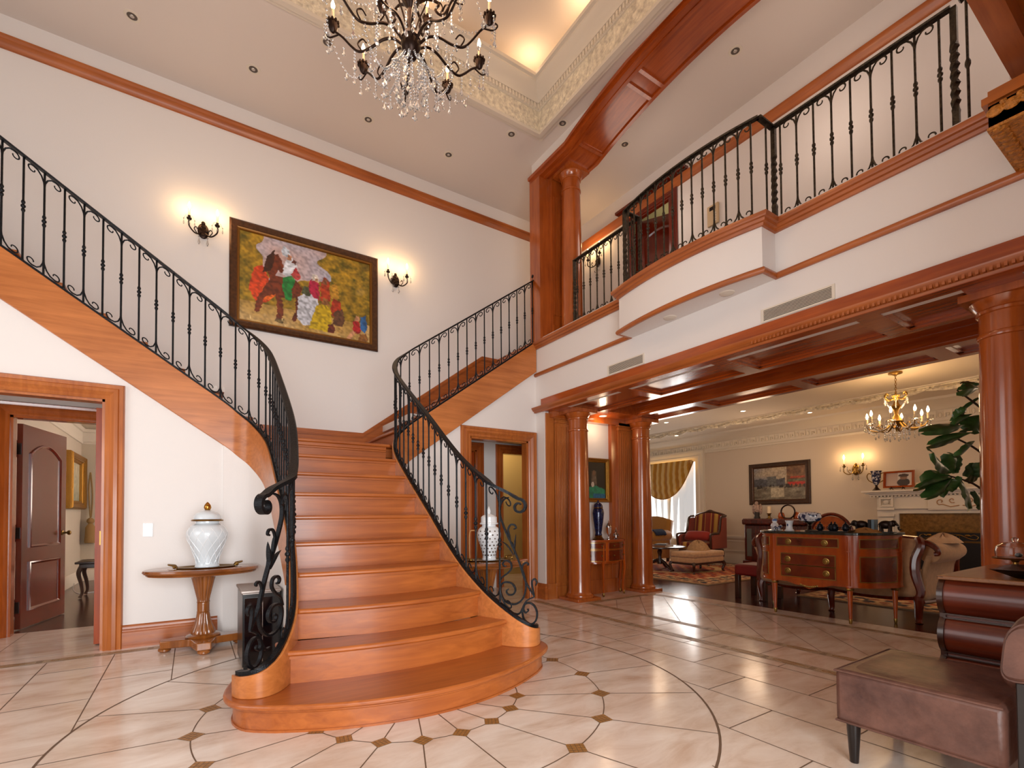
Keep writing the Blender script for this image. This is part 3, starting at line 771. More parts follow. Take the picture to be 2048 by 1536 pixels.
def newel(root, mir, m, P):
    mx = (lambda p: (2*AX-p[0], p[1], p[2])) if mir else (lambda p: tuple(p))
    side = (.72*(-1 if mir else 1), .69, 0)
    for nm, (pts, w) in NS.items():
        b = B(); b.tube(catmull([mx(p) for p in pts], 5), lambda t: 1-.35*abs(2*t-1)**3, flat=(w, .013, side)); b.obj(nm, m, root)
    # acanthus leaves on the main bar
    for k, (p0, p1, w) in enumerate((((1.99, 3.014, .80), (1.999, 3.004, .955), .03), ((1.985, 3.02, .80), (1.918, 3.089, .90), .028), ((1.975, 3.03, .86), (1.955, 3.05, 1.0), .022), ((2.0, 3.003, .78), (1.975, 3.028, .90), .034))):
        b = B(); a, c = V(mx(p0)), V(mx(p1))
        pts = [a.lerp(c, t)+V((0, 0, .02*sin(PI*t))) for t in [i/8 for i in range(9)]]
        b.tube(pts, lambda t: max(.05, sin(PI*min(1, t*.9+.1))**.8*(1-t*.35)), flat=(w, .010, side)); b.obj('acanthus_leaf', m, root)
    # volute of the handrail: the rail swings out and curls down
    e = V(mx((2.022, 2.981, 1.165))); d = V((.65*(-1 if mir else 1), -.76, 0)).normalized()
    pts = [P.at(q)+V((0, 0, HR-.004)) for q in (.62, .54, .46)]+[e-d*.085+V((0, 0, .088))]
    for u, w in [(-.03, .056), (-.005, .043)]+[(q[0]-.008, q[1]-.012) for q in spiral((0, 0), .056, .02, PI*.42, PI*.42-PI*2.15, 22)]:
        pts.append(e+d*u+V((0, 0, w)))
    pts = catmull(pts, 3); n = len(pts); k0 = 12
    def sd(i):
        t = pts[min(i+1, n-1)]-pts[max(i-1, 0)]; h = V((t.y, -t.x, 0))
        v = V(side).normalized()
        if i < k0+6 and h.length > 1e-6: h.normalize(); h = h if h.dot(v) > 0 else -h; v = h.lerp(v, max(0, min(1, (i-k0+4)/8)))
        return v
    b = B(); b.tube(pts, lambda t: 1-.5*max(0, t-.2), flat=(.052, .021, sd)); b.obj('handrail_volute', m, root)
def stairrail(P, mir, label, dend, nb):
    r = thing('stair_railing', label, 'railing', tuple(P.p[0]))
    d0 = .52
    bars(r, P, d0, dend, IRON); footbar(r, P, .02, dend, IRON)
    knobbed(r, P, .40, dend-.03, nb, IRON)
    newel(r, mir, IRON, P)
    return r
n1 = int((PTHL.L-.43)/.1165)
stairrail(PTHL, True, 'black wrought-iron stair railing rising past the large framed painting, beside the black cabinet', PTHL.L, n1)
n2 = int((PTHR.L-.43)/.1165)
rr = stairrail(PTHR, False, 'black wrought-iron stair railing climbing to the fluted wooden pilaster, in front of the pierced jar', PTHR.L-.01, n2)
b = B(); p = PTHR.at(PTHR.L-.02); b.lathe([(.012, p.z+.75), (.012, p.z+.88), (.024, p.z+.885), (.024, p.z+.91), (.01, p.z+.925)], (p.x, p.y, 0), 10); b.obj('end_knob', IRON, rr)

# ---- balcony railing on the upper floor
def straight(pts, n=1): return Path(pts)
class Poly(Path):
    def __init__(s, pts):
        s.p = [V(p) for p in pts]; s.s = [0.]
        for a, b in zip(s.p, s.p[1:]): s.s.append(s.s[-1]+hypot(b.x-a.x, b.y-a.y))
        s.L = s.s[-1]
ZB = 3.405; HB = .80
br = thing('balcony_railing', 'bronzed black iron railing of the upper balcony, bowed out over the living-room opening', 'railing', (3.9, 2.8, 3.38))
bowr = [(3.70, 3.50)]+[(3.70-.085*(1-((y-2.79)/.71)**2), y) for y in [3.50-.0947*i for i in range(1, 15)]]+[(3.70, 2.08)]
segs = [[(3.90, 4.53, ZB), (3.90, 3.50, ZB)], [(3.90, 3.50, ZB), (3.70, 3.50, ZB)], [(x, y, ZB) for x, y in bowr], [(3.70, 2.08, ZB), (3.90, 2.08, ZB)], [(3.90, 2.08, ZB), (3.90, .97, ZB)]]
for sgm, nb in zip(segs, (9, 2, 14, 2, 9)):
    P = Poly(sgm); bars(br, P, 0, P.L, IRONG, HB, .045); footbar(br, P, 0, P.L, IRONG, .03)
    if nb == 2:
        p = P.at(P.L*.5); add_baluster(br, P, P.L*.5, ZB+.02, ZB+HB-.01, False, IRONG)
    else:
        k = (P.L-.12)/(nb-1)
        for i in range(nb): add_baluster(br, P, .06+k*i, ZB+.02, ZB+HB-.01, i % 2 == (0 if nb == 14 else 1), IRONG)
def twist(x, y, rad=.017):
    b = B(); ring = []
    N = 44
    for j in range(N+1):
        z = ZB-.02+(HB+.01)*j/N; t = j/N; a = 0 if t < .22 or t > .72 else (t-.22)*22
        if t > .72: a = .5*22
        rr_ = rad*(1.12 if .2 < t < .74 and j % 3 == 0 else 1)
        ring += [(x+rr_*1.35*cos(a+PI/4+k*PI/2), y+rr_*1.35*sin(a+PI/4+k*PI/2), z) for k in range(4)]
    fs = [(j*4+k, j*4+(k+1) % 4, j*4+4+(k+1) % 4, j*4+4+k) for j in range(N) for k in range(4)]+[(3, 2, 1, 0), tuple(N*4+k for k in range(4))]
    b.add(ring, fs); b.obj('newel_post', IRONG, br)
for x, y in ((3.9, 4.52), (3.9, 3.48), (3.70, 3.50), (3.905, 2.075), (3.905, .96)): twist(x, y)
b = B(); b.tube([(3.9, .93, ZB+HB), (3.9, .90, ZB+HB+.02)]+[(3.9, .86+q[0], ZB+HB-.02+q[1]) for q in spiral((0, 0), .045, .015, PI*.5, -PI*1.1, 16)], lambda t: 1-.5*t, flat=(.04, .018, (1, 0, 0))); b.obj('handrail_volute', IRONG, br)
b = B(); b.lathe([(.0075, ZB-.02), (.0075, ZB+.36), (.015, ZB+.38), (.015, ZB+.40), (.0075, ZB+.42), (.0075, ZB+HB)], (3.9, .90, 0), 8); b.obj('baluster', IRONG, br)

# ================================================================ columns
def column(x, y, z0, z1, r, label, group=None, m=MHZ):
    t = thing('column', label, 'column', (x, y, z0), 0, group)
    h = z1-z0
    b = B(); b.box(x-.185*r/.14, y-.185*r/.14, z0, x+.185*r/.14, y+.185*r/.14, z0+.038); b.obj('plinth', m, t, bev=.004)
    b = B(); b.lathe([(r*1.20, .038), (r*1.24, .05), (r*1.22, .068), (r*1.12, .075), (r*1.06, .09), (r, .12)]+[(r*(1-.16*(i/10)**1.6), .12+(h-.40)*i/10) for i in range(1, 11)]+[(r*.84, h-.27)], (x, y, z0), 40); b.obj('shaft', m, t)
    b = B(); b.lathe([(r*.84, h-.28), (r*.90, h-.275), (r*.92, h-.26), (r*.90, h-.25), (r*.84, h-.245), (r*.84, h-.13), (r*.92, h-.125), (r*.95, h-.11), (r*.90, h-.10), (r*.98, h-.085), (r*1.08, h-.06), (r*1.12, h-.045), (r*1.05, h-.04)], (x, y, z0), 40)
    s = r*1.22; b.box(x-s, y-s, z1-.045, x+s, y+s, z1); b.obj('capital', m, t)
    return t
column(4.18, 4.81, 0, 2.437, .145, 'polished red-brown wooden column with square base, nearest the east stair door')
column(5.41, 4.86, 0, 2.437, .145, 'polished dark wooden column where the marble floor meets the dark floorboards')
column(4.19, .83, 0, 2.437, .145, 'dark reddish wooden column behind the ribbed chest and its black tray')
column(4.12, 4.83, 3.38, 5.56, .14, 'round wooden column on the upper floor under the end of the curved header')
column(4.10, .62, 3.38, 5.56, .14, 'wooden column on the upper floor beyond the end of the balcony railing')
# ================================================================ lamps
def flame(b, x, y, z, k=1.):
    b.lathe([(.004*k, z), (.011*k, z+.012*k), (.013*k, z+.024*k), (.009*k, z+.042*k), (.002*k, z+.062*k)], (x, y, 0), 8)
def bead(b, c, r, l=1.3):
    x, y, z = c
    b.add([(x-r, y, z), (x, y-r, z), (x+r, y, z), (x, y+r, z), (x, y, z+r*l), (x, y, z-r*l)],
          [(0, 1, 4), (1, 2, 4), (2, 3, 4), (3, 0, 4), (1, 0, 5), (2, 1, 5), (3, 2, 5), (0, 3, 5)])
def drop(b, c, r, l):
    x, y, z = c; n = 6
    vs = [(x+r*cos(2*PI*k/n), y+r*.6*sin(2*PI*k/n), z-l*.68) for k in range(n)]+[(x, y, z), (x, y, z-l)]
    b.add(vs, [(k, (k+1) % n, n) for k in range(n)]+[((k+1) % n, k, n+1) for k in range(n)])
def swag(b, p, q, sag, n, r):
    for i in range(1, n):
        t = i/n; bead(b, (p[0]+(q[0]-p[0])*t, p[1]+(q[1]-p[1])*t, p[2]+(q[2]-p[2])*t-sag*4*t*(1-t)), r)
def strand(b, p, n, r, gap, dr, dl):
    for i in range(n): bead(b, (p[0], p[1], p[2]-gap*(i+.5)), r)
    drop(b, (p[0], p[1], p[2]-gap*n), dr, dl)

HANG = []
def hang(*a):
    b = B(); strand(b, *a); HANG.append(b)
def hang_all(parent):
    # the strings nearest the outside are parts of their own, the rest one part
    for i, b in enumerate(HANG):
        if i < 98: b.obj('crystal_strand', CRYS, parent, ang=1)
    if len(HANG) > 98:
        r = B()
        for b in HANG[98:]: r.add(b.v, b.f)
        tag(r.obj('crystal_strand', CRYS, parent, ang=1), kind='stuff')
    HANG.clear()
ch = thing('chandelier', 'large iron chandelier with candle bulbs and long crystal strings hanging above the staircase', 'chandelier', (1.14, 2.87, 5.3))
cx, cy = 1.14, 2.87
b = B(); b.lathe([(.004, 3.965), (.02, 3.975), (.035, 3.99), (.03, 4.0), (.05, 4.02), (.062, 4.05), (.062, 4.08), (.052, 4.09), (.062, 4.10), (.055, 4.125), (.03, 4.14)], (cx, cy, 0), 20); b.obj('hub', DKMET, ch)
b = B(); b.lathe([(.03, 4.14), (.022, 4.17), (.032, 4.2), (.022, 4.23), (.03, 4.26), (.02, 4.3), (.045, 4.33), (.075, 4.40), (.085, 4.47), (.06, 4.54), (.03, 4.58), (.02, 4.65), (.04, 4.7), (.02, 4.8), (.015, 5.3)], (cx, cy, 0), 20); b.obj('stem', DKMET, ch)
b = B(); b.tube([(cx, cy, 5.28), (cx, cy, 6.6)], .008, 8); b.lathe([(.09, 6.58), (.07, 6.60), (.02, 6.56), (.0, 6.5)], (cx, cy, 0), 16, cap=False); b.obj('rod', DKMET, ch)
ydir = atan2(.8365, .5475)
for tier, (n, R, zc, off, z0) in enumerate(((10, .50, 4.215, 20, 4.07), (6, .30, 4.52, 10, 4.36))):
    prev = None; first_p = None
    for i in range(n):
        a = ydir-radians(off+360/n*i); c, s = cos(a), sin(a)
        def P(r, z): return (cx+c*r, cy+s*r, z)
        arm = B(); arm.tube(catmull([P(.05, z0), P(.11, z0+.045), P(.18, z0+.04), P(R*.52, z0-.01), P(R*.66, z0-.03), P(R*.76, z0+.005), P(R*.88, zc-.075), P(R, zc-.03)], 4), lambda t: .0095-.003*t, 7)
        arm.tube(catmull([P(R*.62, z0-.03), P(R*.68, z0+.02), P(R*.62, z0+.05), P(R*.57, z0+.025)], 4), .005, 6)
        arm.tube(catmull([P(R-.035, zc-.06), P(R+.02, zc-.075), P(R+.05, zc-.05), P(R+.035, zc-.03)], 4), .005, 6)
        ao = arm.obj('arm', DKMET, ch)
        b = B(); b.lathe([(.008, zc-.045), (.022, zc-.03), (.03, zc-.005), (.034, zc+.02), (.028, zc+.022), (.022, zc)], (cx+c*R, cy+s*R, 0), 14)
        for k in range(10):
            q = 2*PI*k/10; b.sph((cx+c*R+.034*cos(q), cy+s*R+.034*sin(q), zc+.018), (.009, .009, .012), 6, 4)
        b.obj('candle_cup', DKMET, ao)
        b = B(); b.lathe([(.009, zc), (.009, zc+.105), (.007, zc+.108)], (cx+c*R, cy+s*R, 0), 10); b.obj('candle', CANDLE, ao)
        b = B(); flame(b, cx+c*R, cy+s*R, zc+.108, 1.); b.obj('bulb', BULB, ao)
        for da, nn in ((-.05, 2), (.05, 3), (0, 5)):
            hang((cx+c*(R+.03)-s*da, cy+s*(R+.03)+c*da, zc-.03), nn, .008, .021, .014, .05)
        if tier == 0:
            hang(P(R*.72, z0-.02), 4, .008, .021, .014, .055); hang(P(R*.45, z0), 3, .008, .021, .015, .05)
            for q in (.28, .58, .86): hang(P(R*q, z0+.005), 1, .007, .015, .011, .05)
        p = P(R+.02, zc-.04)
        if prev:
            b = B(); swag(b, prev, p, .12 if tier == 0 else .08, 15 if tier == 0 else 11, .0075); m = tuple((u+v)/2 for u, v in zip(prev, p)); drop(b, (m[0], m[1], m[2]-(.122 if tier == 0 else .082)), .014, .06); b.obj('crystal_swag', CRYS, ch, ang=1)
        else: first_p = p
        b = B(); swag(b, P(R*.95, zc-.05), (cx+c*.06, cy+s*.06, zc+.30), .16, 20, .0075); b.obj('crystal_swag', CRYS, ch, ang=1)
        prev = p
    b = B(); swag(b, prev, first_p, .12, 15, .0075); b.obj('crystal_swag', CRYS, ch, ang=1)
# the tight basket of crystals under the hub
for i in range(12):
    a = 2*PI*i/12; r = .17
    b = B(); swag(b, (cx+.05*cos(a), cy+.05*sin(a), 4.0), (cx+r*cos(a), cy+r*sin(a), 3.83), .02, 12, .0095); b.obj('crystal_swag', CRYS, ch, ang=1)
    HANG.insert(0, B()); strand(HANG[0], (cx+r*cos(a), cy+r*sin(a), 3.84), 3, .010, .022, .019, .06)
    HANG.insert(0, B()); strand(HANG[0], (cx+.09*cos(a+.2), cy+.09*sin(a+.2), 3.92), 6, .010, .022, .020, .07)
for i in range(8):
    a = 2*PI*i/8; b = B(); swag(b, (cx+.17*cos(a), cy+.17*sin(a), 3.83), (cx+.3*cos(a), cy+.3*sin(a), 4.03), .05, 14, .008); b.obj('crystal_swag', CRYS, ch, ang=1)
    hang((cx+.25*cos(a+.3), cy+.25*sin(a+.3), 4.03), 5, .008, .021, .016, .055)
hang_all(ch)
for a0 in range(4):
    a = ydir+.5+PI/2*a0
    b = B(); b.tube(catmull([(cx+.02*cos(a), cy+.02*sin(a), 4.13), (cx+.05*cos(a), cy+.05*sin(a), 4.25), (cx+.11*cos(a), cy+.11*sin(a), 4.42), (cx+.13*cos(a), cy+.13*sin(a), 4.62), (cx+.03*cos(a), cy+.03*sin(a), 4.95)], 6), .0055, 6); b.obj('scroll_rod', DKMET, ch)
light('chandelier_glow', 'POINT', (cx, cy, 4.42), 24, (1, .62, .38), .35)

def sconce(label, org, face, met=DKMET, s=1., group=None, up=0.):
    """two-arm wall sconce; face = angle the plate looks towards"""
    t = thing('wall_sconce', label, 'wall lamp', org, face-PI/2*0, group)
    t.rotation_euler = (0, 0, face)     # local +x points away from the wall
    def T(b): b.T = wm(t) @ Matrix.Scale(s, 4); return b
    b = T(B()); b.sph((.012, 0, 0), (.018, .055, .085), 14, 10)
    for k in range(7): b.sph((.028, .03*cos(k*.9), .05*sin(k*.9)), (.008, .014, .014), 6, 5)
    b.sph((.02, 0, .085), (.012, .02, .022), 8, 6); b.obj('backplate', met, t)
    for sg in (-1, 1):
        b = T(B()); z = .02
        b.tube(catmull([(.02, .02*sg, -.02), (.05, .05*sg, -.06), (.085, .085*sg, -.07), (.11, .125*sg, -.035), (.105, .135*sg, .01), (.10, .13*sg, .04)], 5), .0075, 7)
        b.tube(catmull([(.06, .06*sg, -.06), (.07, .085*sg, -.02), (.075, .065*sg, .0), (.07, .055*sg, -.02)], 4), .005, 6); a = b.obj('arm', met, t)
        b = T(B()); b.lathe([(.008, .04), (.022, .048), (.026, .062), (.012, .066), (.012, .08), (.016, .085), (.011, .09)], (.10, .13*sg, 0), 12); b.obj('candle_cup', met, a)
        b = T(B()); b.lathe([(.010, .088), (.010, .165), (.008, .168)], (.10, .13*sg, 0), 10); b.obj('candle', CANDLE, a)
        b = T(B()); flame(b, .10, .13*sg, .168, 1.15); b.obj('bulb', BULB, a)
        for da in (-.05, 0., .05):
            b = T(B()); strand(b, (.10+.01, .13*sg+da, .045), 1, .007, .012, .015, .06)
            b.tube([(.10, .13*sg, .06), (.105, .13*sg+da*.6, .085 if da else .06), (.11, .13*sg+da, .038)], .002, 5)
            b.obj('crystal_drop', CRYS, a, ang=1)
        wl = wm(t) @ V((.15*s, .13*sg*s, .20*s)); light('sconce_glow', 'POINT', wl, 1.1*s, (1, .62, .28), .03)
    for da in (-.04, .04):
        b = T(B()); strand(b, (.03, da, -.07), 1, .010, .014, .024, .085); b.obj('crystal_pendant', CRYS, t, ang=1)
    return t
sconce('two-candle crystal wall sconce beside the large painting, above the black-railed flight to the west door', (.085, 6.345, 4.26), -PI/2)
sconce('two-candle crystal wall sconce between the large painting and the wooden pilaster at stair head', (2.285, 6.345, 4.27), -PI/2)
sconce('two-candle wall sconce on the upper-hall wall beside the red door, seen through balcony railing', (5.325, 5.60, 5.06), PI)
sconce('brass two-candle wall sconce beside the mantel with the cup-shaped vase', (9.99, 3.95, 1.86), PI, BRASS, 1.15)

def downlight(label, x, y, z, lit=False, r=.065, grp=None):
    t = thing('downlight', label, 'ceiling light', (x, y, z), 0, grp)
    b = B(); b.lathe([(r*.62, z+.004), (r*.66, z-.004), (r, z-.003), (r*1.02, z)], (x, y, 0), 24, cap=False); b.obj('trim_ring', TRIMW, t)
    b = B(); b.lathe([(r*.64, z-.002), (r*.60, z-.0025), (.001, z-.003)], (x, y, 0), 20, cap=False); b.obj('lamp', LAMP if lit else OFFL, t)
    if not lit:
        b = B(); b.lathe([(r*.30, z-.004), (r*.28, z-.006), (.001, z-.007)], (x, y, 0), 12, cap=False); b.obj('lens', CHROME, t)
    return t
G1 = 'downlights in the white hall ceiling'
for (x, y), l in zip(((-.503, 5.72), (.514, 5.72), (1.733, 5.72), (2.79, 5.72)), ('unlit recessed downlight over the upper end of the west flight', 'unlit recessed downlight above the wall sconce west of the painting', 'unlit recessed downlight in the hall ceiling above the large painting', 'unlit recessed downlight in hall ceiling just past the sconce east of the painting')):
    downlight(l, x, y, 5.83, grp=G1)
for (x, y), l in zip(((1.103, 4.99), (3.296, 4.985), (3.725, 4.508)), ('recessed downlight half hidden by the crystals of the large chandelier', 'recessed downlight near the corner of the ornate ceiling tray, on the painting side', 'recessed downlight near the ceiling-tray corner, on the side of the curved wooden header')):
    downlight(l, x, y, 5.83, grp=G1)
G2 = 'downlights in the upper-hall ceiling'
downlight('round downlight in upper-hall ceiling near the column under the curved header', 4.61, 4.34, 5.83, grp=G2)
downlight('round downlight in upper-hall ceiling over the balcony railing beyond the bow', 4.63, 2.83, 5.83, grp=G2)
G3 = 'downlights under the balcony'
def disc(label, x, y, z):
    t = thing('downlight', label, 'ceiling light', (x, y, z), 0, G3)
    b = B(); b.lathe([(.055, z-.006), (.06, z-.002), (.062, z)], (x, y, 0), 24, cap=False); b.obj('trim_ring', TRIMW, t)
    b = B(); b.lathe([(.001, z-.010), (.045, z-.008), (.055, z-.005)], (x, y, 0), 24, cap=False); b.obj('diffuser', TRIMW, t)
disc('small white downlight under the balcony, the one nearer the columns', 3.735, 2.98, 2.93); disc('small white downlight under the balcony, above the larger air vent', 3.725, 2.39, 2.93)
downlight('lit downlight in the wooden soffit above the small console in the alcove', 4.68, 4.87, 2.433, True, .055)
for (x, y), l in zip(((7.75, 6.31), (9.17, 6.45), (9.25, 7.25), (9.22, 6.05), (8.05, 4.9), (9.2, 4.35)), ('lit downlight in living-room ceiling just past the wooden soffit by the far column', 'lit downlight between carved ceiling band and cornice, above the striped armchair', 'lit downlight beside the carved ceiling band, above the gold curtain', 'lit downlight between carved ceiling band and cornice, above the street-scene painting', 'lit downlight in plain living-room ceiling before the carved band, above the red stool', 'lit downlight between carved ceiling band and cornice, nearest the small chandelier')):
    if l.startswith('lit downlight between carved ceiling band and cornice, above the striped'): continue
    downlight(l, x, y, 2.88, True, .06, 'lit downlights in the living room')

# ================================================================ paintings (painted point by point onto a fine canvas)
PAINT = attr_mat('oil_paint', .45, .15)
def rnd(i, j, s=0):
    v = sin(i*12.9898+j*78.233+s*37.7)*43758.5453
    return v-floor(v)
def vnoise(x, y, s=0):
    i, j = floor(x), floor(y); fx, fy = x-i, y-j; fx = fx*fx*(3-2*fx); fy = fy*fy*(3-2*fy)
    a, b_, c, d = rnd(i, j, s), rnd(i+1, j, s), rnd(i, j+1, s), rnd(i+1, j+1, s)
    return a+(b_-a)*fx+(c-a)*fy+(a-b_-c+d)*fx*fy
def inpoly(x, y, P):
    r = False; n = len(P)
    for i in range(n):
        (x1, y1), (x2, y2) = P[i], P[i-1]
        if (y1 > y) != (y2 > y) and x < (x2-x1)*(y-y1)/(y2-y1)+x1: r = not r
    return r
def canvas(name, parent, f3d, w, h, nx, ny, fn):
    me_b = B(); me_b.grid(lambda u, v: f3d(u*w, v*h), nx, ny)
    o = me_b.obj(name, PAINT, parent)
    at = o.data.color_attributes.new('Col', 'FLOAT_COLOR', 'POINT')
    buf = []
    for j in range(ny):
        for i in range(nx): buf += [*fn(i/(nx-1), j/(ny-1)), 1.]
    at.data.foreach_set('color', buf)
    return o
def mixc(a, b, t): return tuple(p+(q-p)*max(0, min(1, t)) for p, q in zip(a, b))
def shade(c, u, v, k=.5, sc=40, s=0):
    n = vnoise(u*sc, v*sc*.7, s)-.5
    return tuple(max(0, x*(1+k*n*2)) for x in c)
def well_scene(u, v):
    # a rider on a bay horse drinking by a well, women in bright dresses under golden trees
    c = mixc(hx('a9853c'), hx('caa972'), vnoise(u*6, v*5, 1)) if v < .24 else hx('5f5a1c')
    if v >= .22:
        sky = mixc(hx('8fa3bd'), hx('c9a8a0'), vnoise(u*7, v*6, 2))
        tree = mixc(hx('37400f'), hx('b98f24'), vnoise(u*22, v*20, 3)*.7+vnoise(u*60, v*50, 4)*.4)
        d = (vnoise(u*9, v*7, 5)-.5)*.14
        mask = (u+d < .17 and v > .3) or (u*.55+.35+d > v and u > .4) or (u > .62-d)
        c = tree if (mask or v < .42+d) else sky
        c = mixc(c, hx('2a2a0c'), (u-.62)*1.2 if u > .62 and vnoise(u*26, v*4, 6) > .62 else 0)
    S = [  # polygon, colour
     ([(.06,.36),(.10,.62),(.16,.66),(.22,.46),(.21,.26),(.12,.22)], 'c8401a'),
     ([(.14,.30),(.19,.26),(.25,.34),(.22,.44),(.16,.42)], 'e2661e'),
     ([(.19,.60),(.22,.80),(.27,.84),(.30,.76),(.32,.64),(.29,.62),(.27,.66),(.25,.58),(.40,.58),(.45,.50),(.43,.40),(.36,.34),(.30,.34),(.31,.16),(.29,.06),(.255,.06),(.265,.18),(.25,.36),(.17,.30),(.14,.12),(.105,.12),(.12,.26),(.17,.42),(.21,.52)], '6a2a12'),
     ([(.40,.40),(.44,.36),(.43,.16),(.39,.08),(.37,.10),(.40,.22)], '56200e'),
     ([(.16,.58),(.19,.78),(.25,.88),(.24,.74),(.22,.62)], '3a160a'),
     ([(.30,.62),(.33,.80),(.37,.84),(.41,.76),(.40,.60),(.35,.58)], 'cfd3dc'),
     ([(.36,.62),(.40,.74),(.44,.62),(.41,.58)], 'a62230'),
     ([(.30,.44),(.31,.58),(.37,.62),(.40,.56),(.37,.46),(.37,.32),(.33,.32)], '107a34'),
     ([(.29,.86),(.31,.94),(.35,.92),(.36,.86),(.33,.82)], 'b9c3cf'),
     ([(.33,.80),(.34,.86),(.37,.85),(.37,.79)], 'b07a5a'), ([(.37,.78),(.38,.82),(.41,.80),(.40,.76)], '5a2418'),
     ([(.41,.14),(.42,.40),(.50,.48),(.56,.44),(.58,.30),(.54,.10),(.46,.06)], 'b9bcc6'),
     ([(.44,.44),(.47,.54),(.52,.52),(.51,.42)], '4b5237'),
     ([(.50,.48),(.50,.62),(.55,.66),(.58,.58),(.58,.40),(.54,.42)], 'a8163f'),
     ([(.52,.62),(.53,.70),(.57,.70),(.58,.62)], 'd9d0c4'), ([(.54,.62),(.555,.665),(.575,.65),(.57,.61)], 'b98a68'),
     ([(.59,.40),(.59,.60),(.62,.70),(.66,.66),(.67,.42)], 'a8381a'), ([(.60,.62),(.62,.69),(.645,.66),(.64,.60)], '7a4a30'),
     ([(.67,.46),(.68,.62),(.71,.66),(.74,.56),(.73,.42)], 'b8862a'), ([(.66,.30),(.69,.46),(.75,.44),(.77,.26),(.70,.22)], 'a8321a'),
     ([(.50,.04),(.53,.20),(.56,.33),(.62,.38),(.68,.30),(.68,.14),(.65,.04)], 'b89a12'),
     ([(.60,.36),(.61,.44),(.65,.44),(.66,.36)], '8a5a30'), ([(.69,.14),(.70,.30),(.77,.36),(.79,.22),(.76,.12)], '5b3a26'),
     ([(.65,.04),(.655,.13),(.69,.15),(.71,.08),(.69,.03)], '5e2418'), ([(.72,.05),(.72,.13),(.77,.14),(.78,.06)], 'b08a4a'),
     ([(.85,.10),(.86,.24),(.90,.26),(.93,.14),(.90,.08)], 'a61c22'), ([(.87,.24),(.88,.31),(.91,.31),(.91,.25)], 'c08a64'),
     ([(.92,.16),(.92,.30),(.96,.34),(.98,.18),(.96,.10)], '2a5f96'), ([(.80,.01),(.85,.12),(.88,.10),(.84,.0)], 'c08a64'),
     ([(.90,.0),(.91,.09),(.97,.10),(.99,.04),(.97,-.01)], '8a5a2a'), ([(.24,.06),(.32,.10),(.30,.03)], '5a4a1c')]
    du, dv = (vnoise(u*50, v*50, 8)-.5)*.012, (vnoise(u*50, v*50, 9)-.5)*.012
    k = 0
    for P, h in S:
        if inpoly(u+du, v+dv, P): c = hx(h); k = 1
    return shade(c, u+v*.4, v-u*.3, .55 if k else .35, 60, 11)
def street_scene(u, v):
    c = mixc(hx('6f7480'), hx('b5a184'), vnoise(u*4, v*5, 2)) if v > .5 else mixc(hx('8d8674'), hx('55483a'), vnoise(u*9, v*14, 3))
    if .42 < v < .62+.06*vnoise(u*14, 0, 4) and u < .62: c = mixc(hx('56565c'), hx('3c3b3f'), vnoise(u*18, v*14, 5))
    if .28 < u < .46 and .42 < v < .72: c = hx('60605f')
    if u > .66 and v > .36: c = mixc(hx('5b3a26'), hx('85603e'), vnoise(u*20, v*16, 6))
    if u > .68 and .44 < v < .52: c = hx('b32416')
    if u > .68 and .56 < v < .59: c = hx('3d7a5a')
    if u > .72 and .64 < v < .68: c = hx('a33a20')
    if .35 < v < .46 and vnoise(u*40, v*12, 7) > .62: c = hx('2e2622')
    if .08 < v < .36 and .34 < u < .60: c = mixc(c, hx('c9bba0'), .6)
    return shade(c, u, v, .35, 50, 12)
def portrait(u, v):
    c = hx('17120f'); d = hypot((u-.5)*1.6, v-.62)
    if v < .34-.25*abs(u-.5)+.05*vnoise(u*12, v*9, 2): c = mixc(hx('14604a'), hx('1f8a5e'), vnoise(u*9, v*8, 3))
    if v < .12 and u > .45: c = hx('1c5f80')
    if abs(u-.5) < .12-.05*(v-.4) and .34 < v < .75: c = mixc(hx('3a2c22'), hx('77624e'), vnoise(u*16, v*14, 4))
    if hypot(u-.44, (v-.38)*.8) < .06: c = hx('cdb9a4')
    if hypot(u-.5, (v-.70)*.8) < .06: c = hx('6a4a34')
    return shade(c, u, v, .3, 40, 13)
def pale_scene(u, v):
    return shade(mixc(hx('8d9788'), hx('c9c3a8'), v+.3*vnoise(u*5, v*5, 2)), u, v, .3, 30, 14)
def photo_scene(u, v):
    c = hx('cfc6bd')
    if u < .45: c = mixc(hx('c9b3a4'), hx('b59a8c'), v)
    if hypot((u-.68)*1.2, v-.25) < .3 and v < .5: c = hx('3c3432')
    if hypot(u-.68, (v-.6)*1.0) < .14: c = hx('8a6a56')
    if hypot(u-.68, (v-.78)*1.6) < .2 and v > .68: c = hx('4a3a34')
    return c
FRM = [(0, 0), (0, .03), (-.015, .045), (-.03, .04), (-.05, .03), (-.065, .034), (-.075, .02), (-.085, .022), (-.09, .008), (-.09, 0)]
def framed(name, label, cat, f, w, h, fw, m1, m2, nx, ny, fn, org, canvas_label=None):
    """f(u,v,q): u,v in the picture plane from its lower corner, q out of the wall"""
    t = thing(name, label, cat, org)
    k = fw/.09
    b = B(); path = [(0, 0), (0, h), (w, h), (w, 0)]
    b.sweep([(a*k, q) for a, q in FRM[:6]]+[(-.065*k, 0)], path, lambda u, v, q, i: f(u, v, q), closed=True); b.obj('frame', m1, t)
    b = B(); b.sweep([(-.06*k, 0)]+[(-.06*k, .030)]+[(a*k, q) for a, q in FRM[6:]], path, lambda u, v, q, i: f(u, v, q), closed=True); b.obj('frame_liner', m2, t)
    canvas('canvas', t, lambda u, v: f(fw*.97+u, fw*.97+v, .006), w-fw*1.94, h-fw*1.94, nx, ny, fn)
    return t
FRW = mat('antique_frame', hx('4a2c17'), .35, .2, var=.4, vscale=30)
FRG = mat('frame_gilt_line', hx('80541f'), .35, .5)
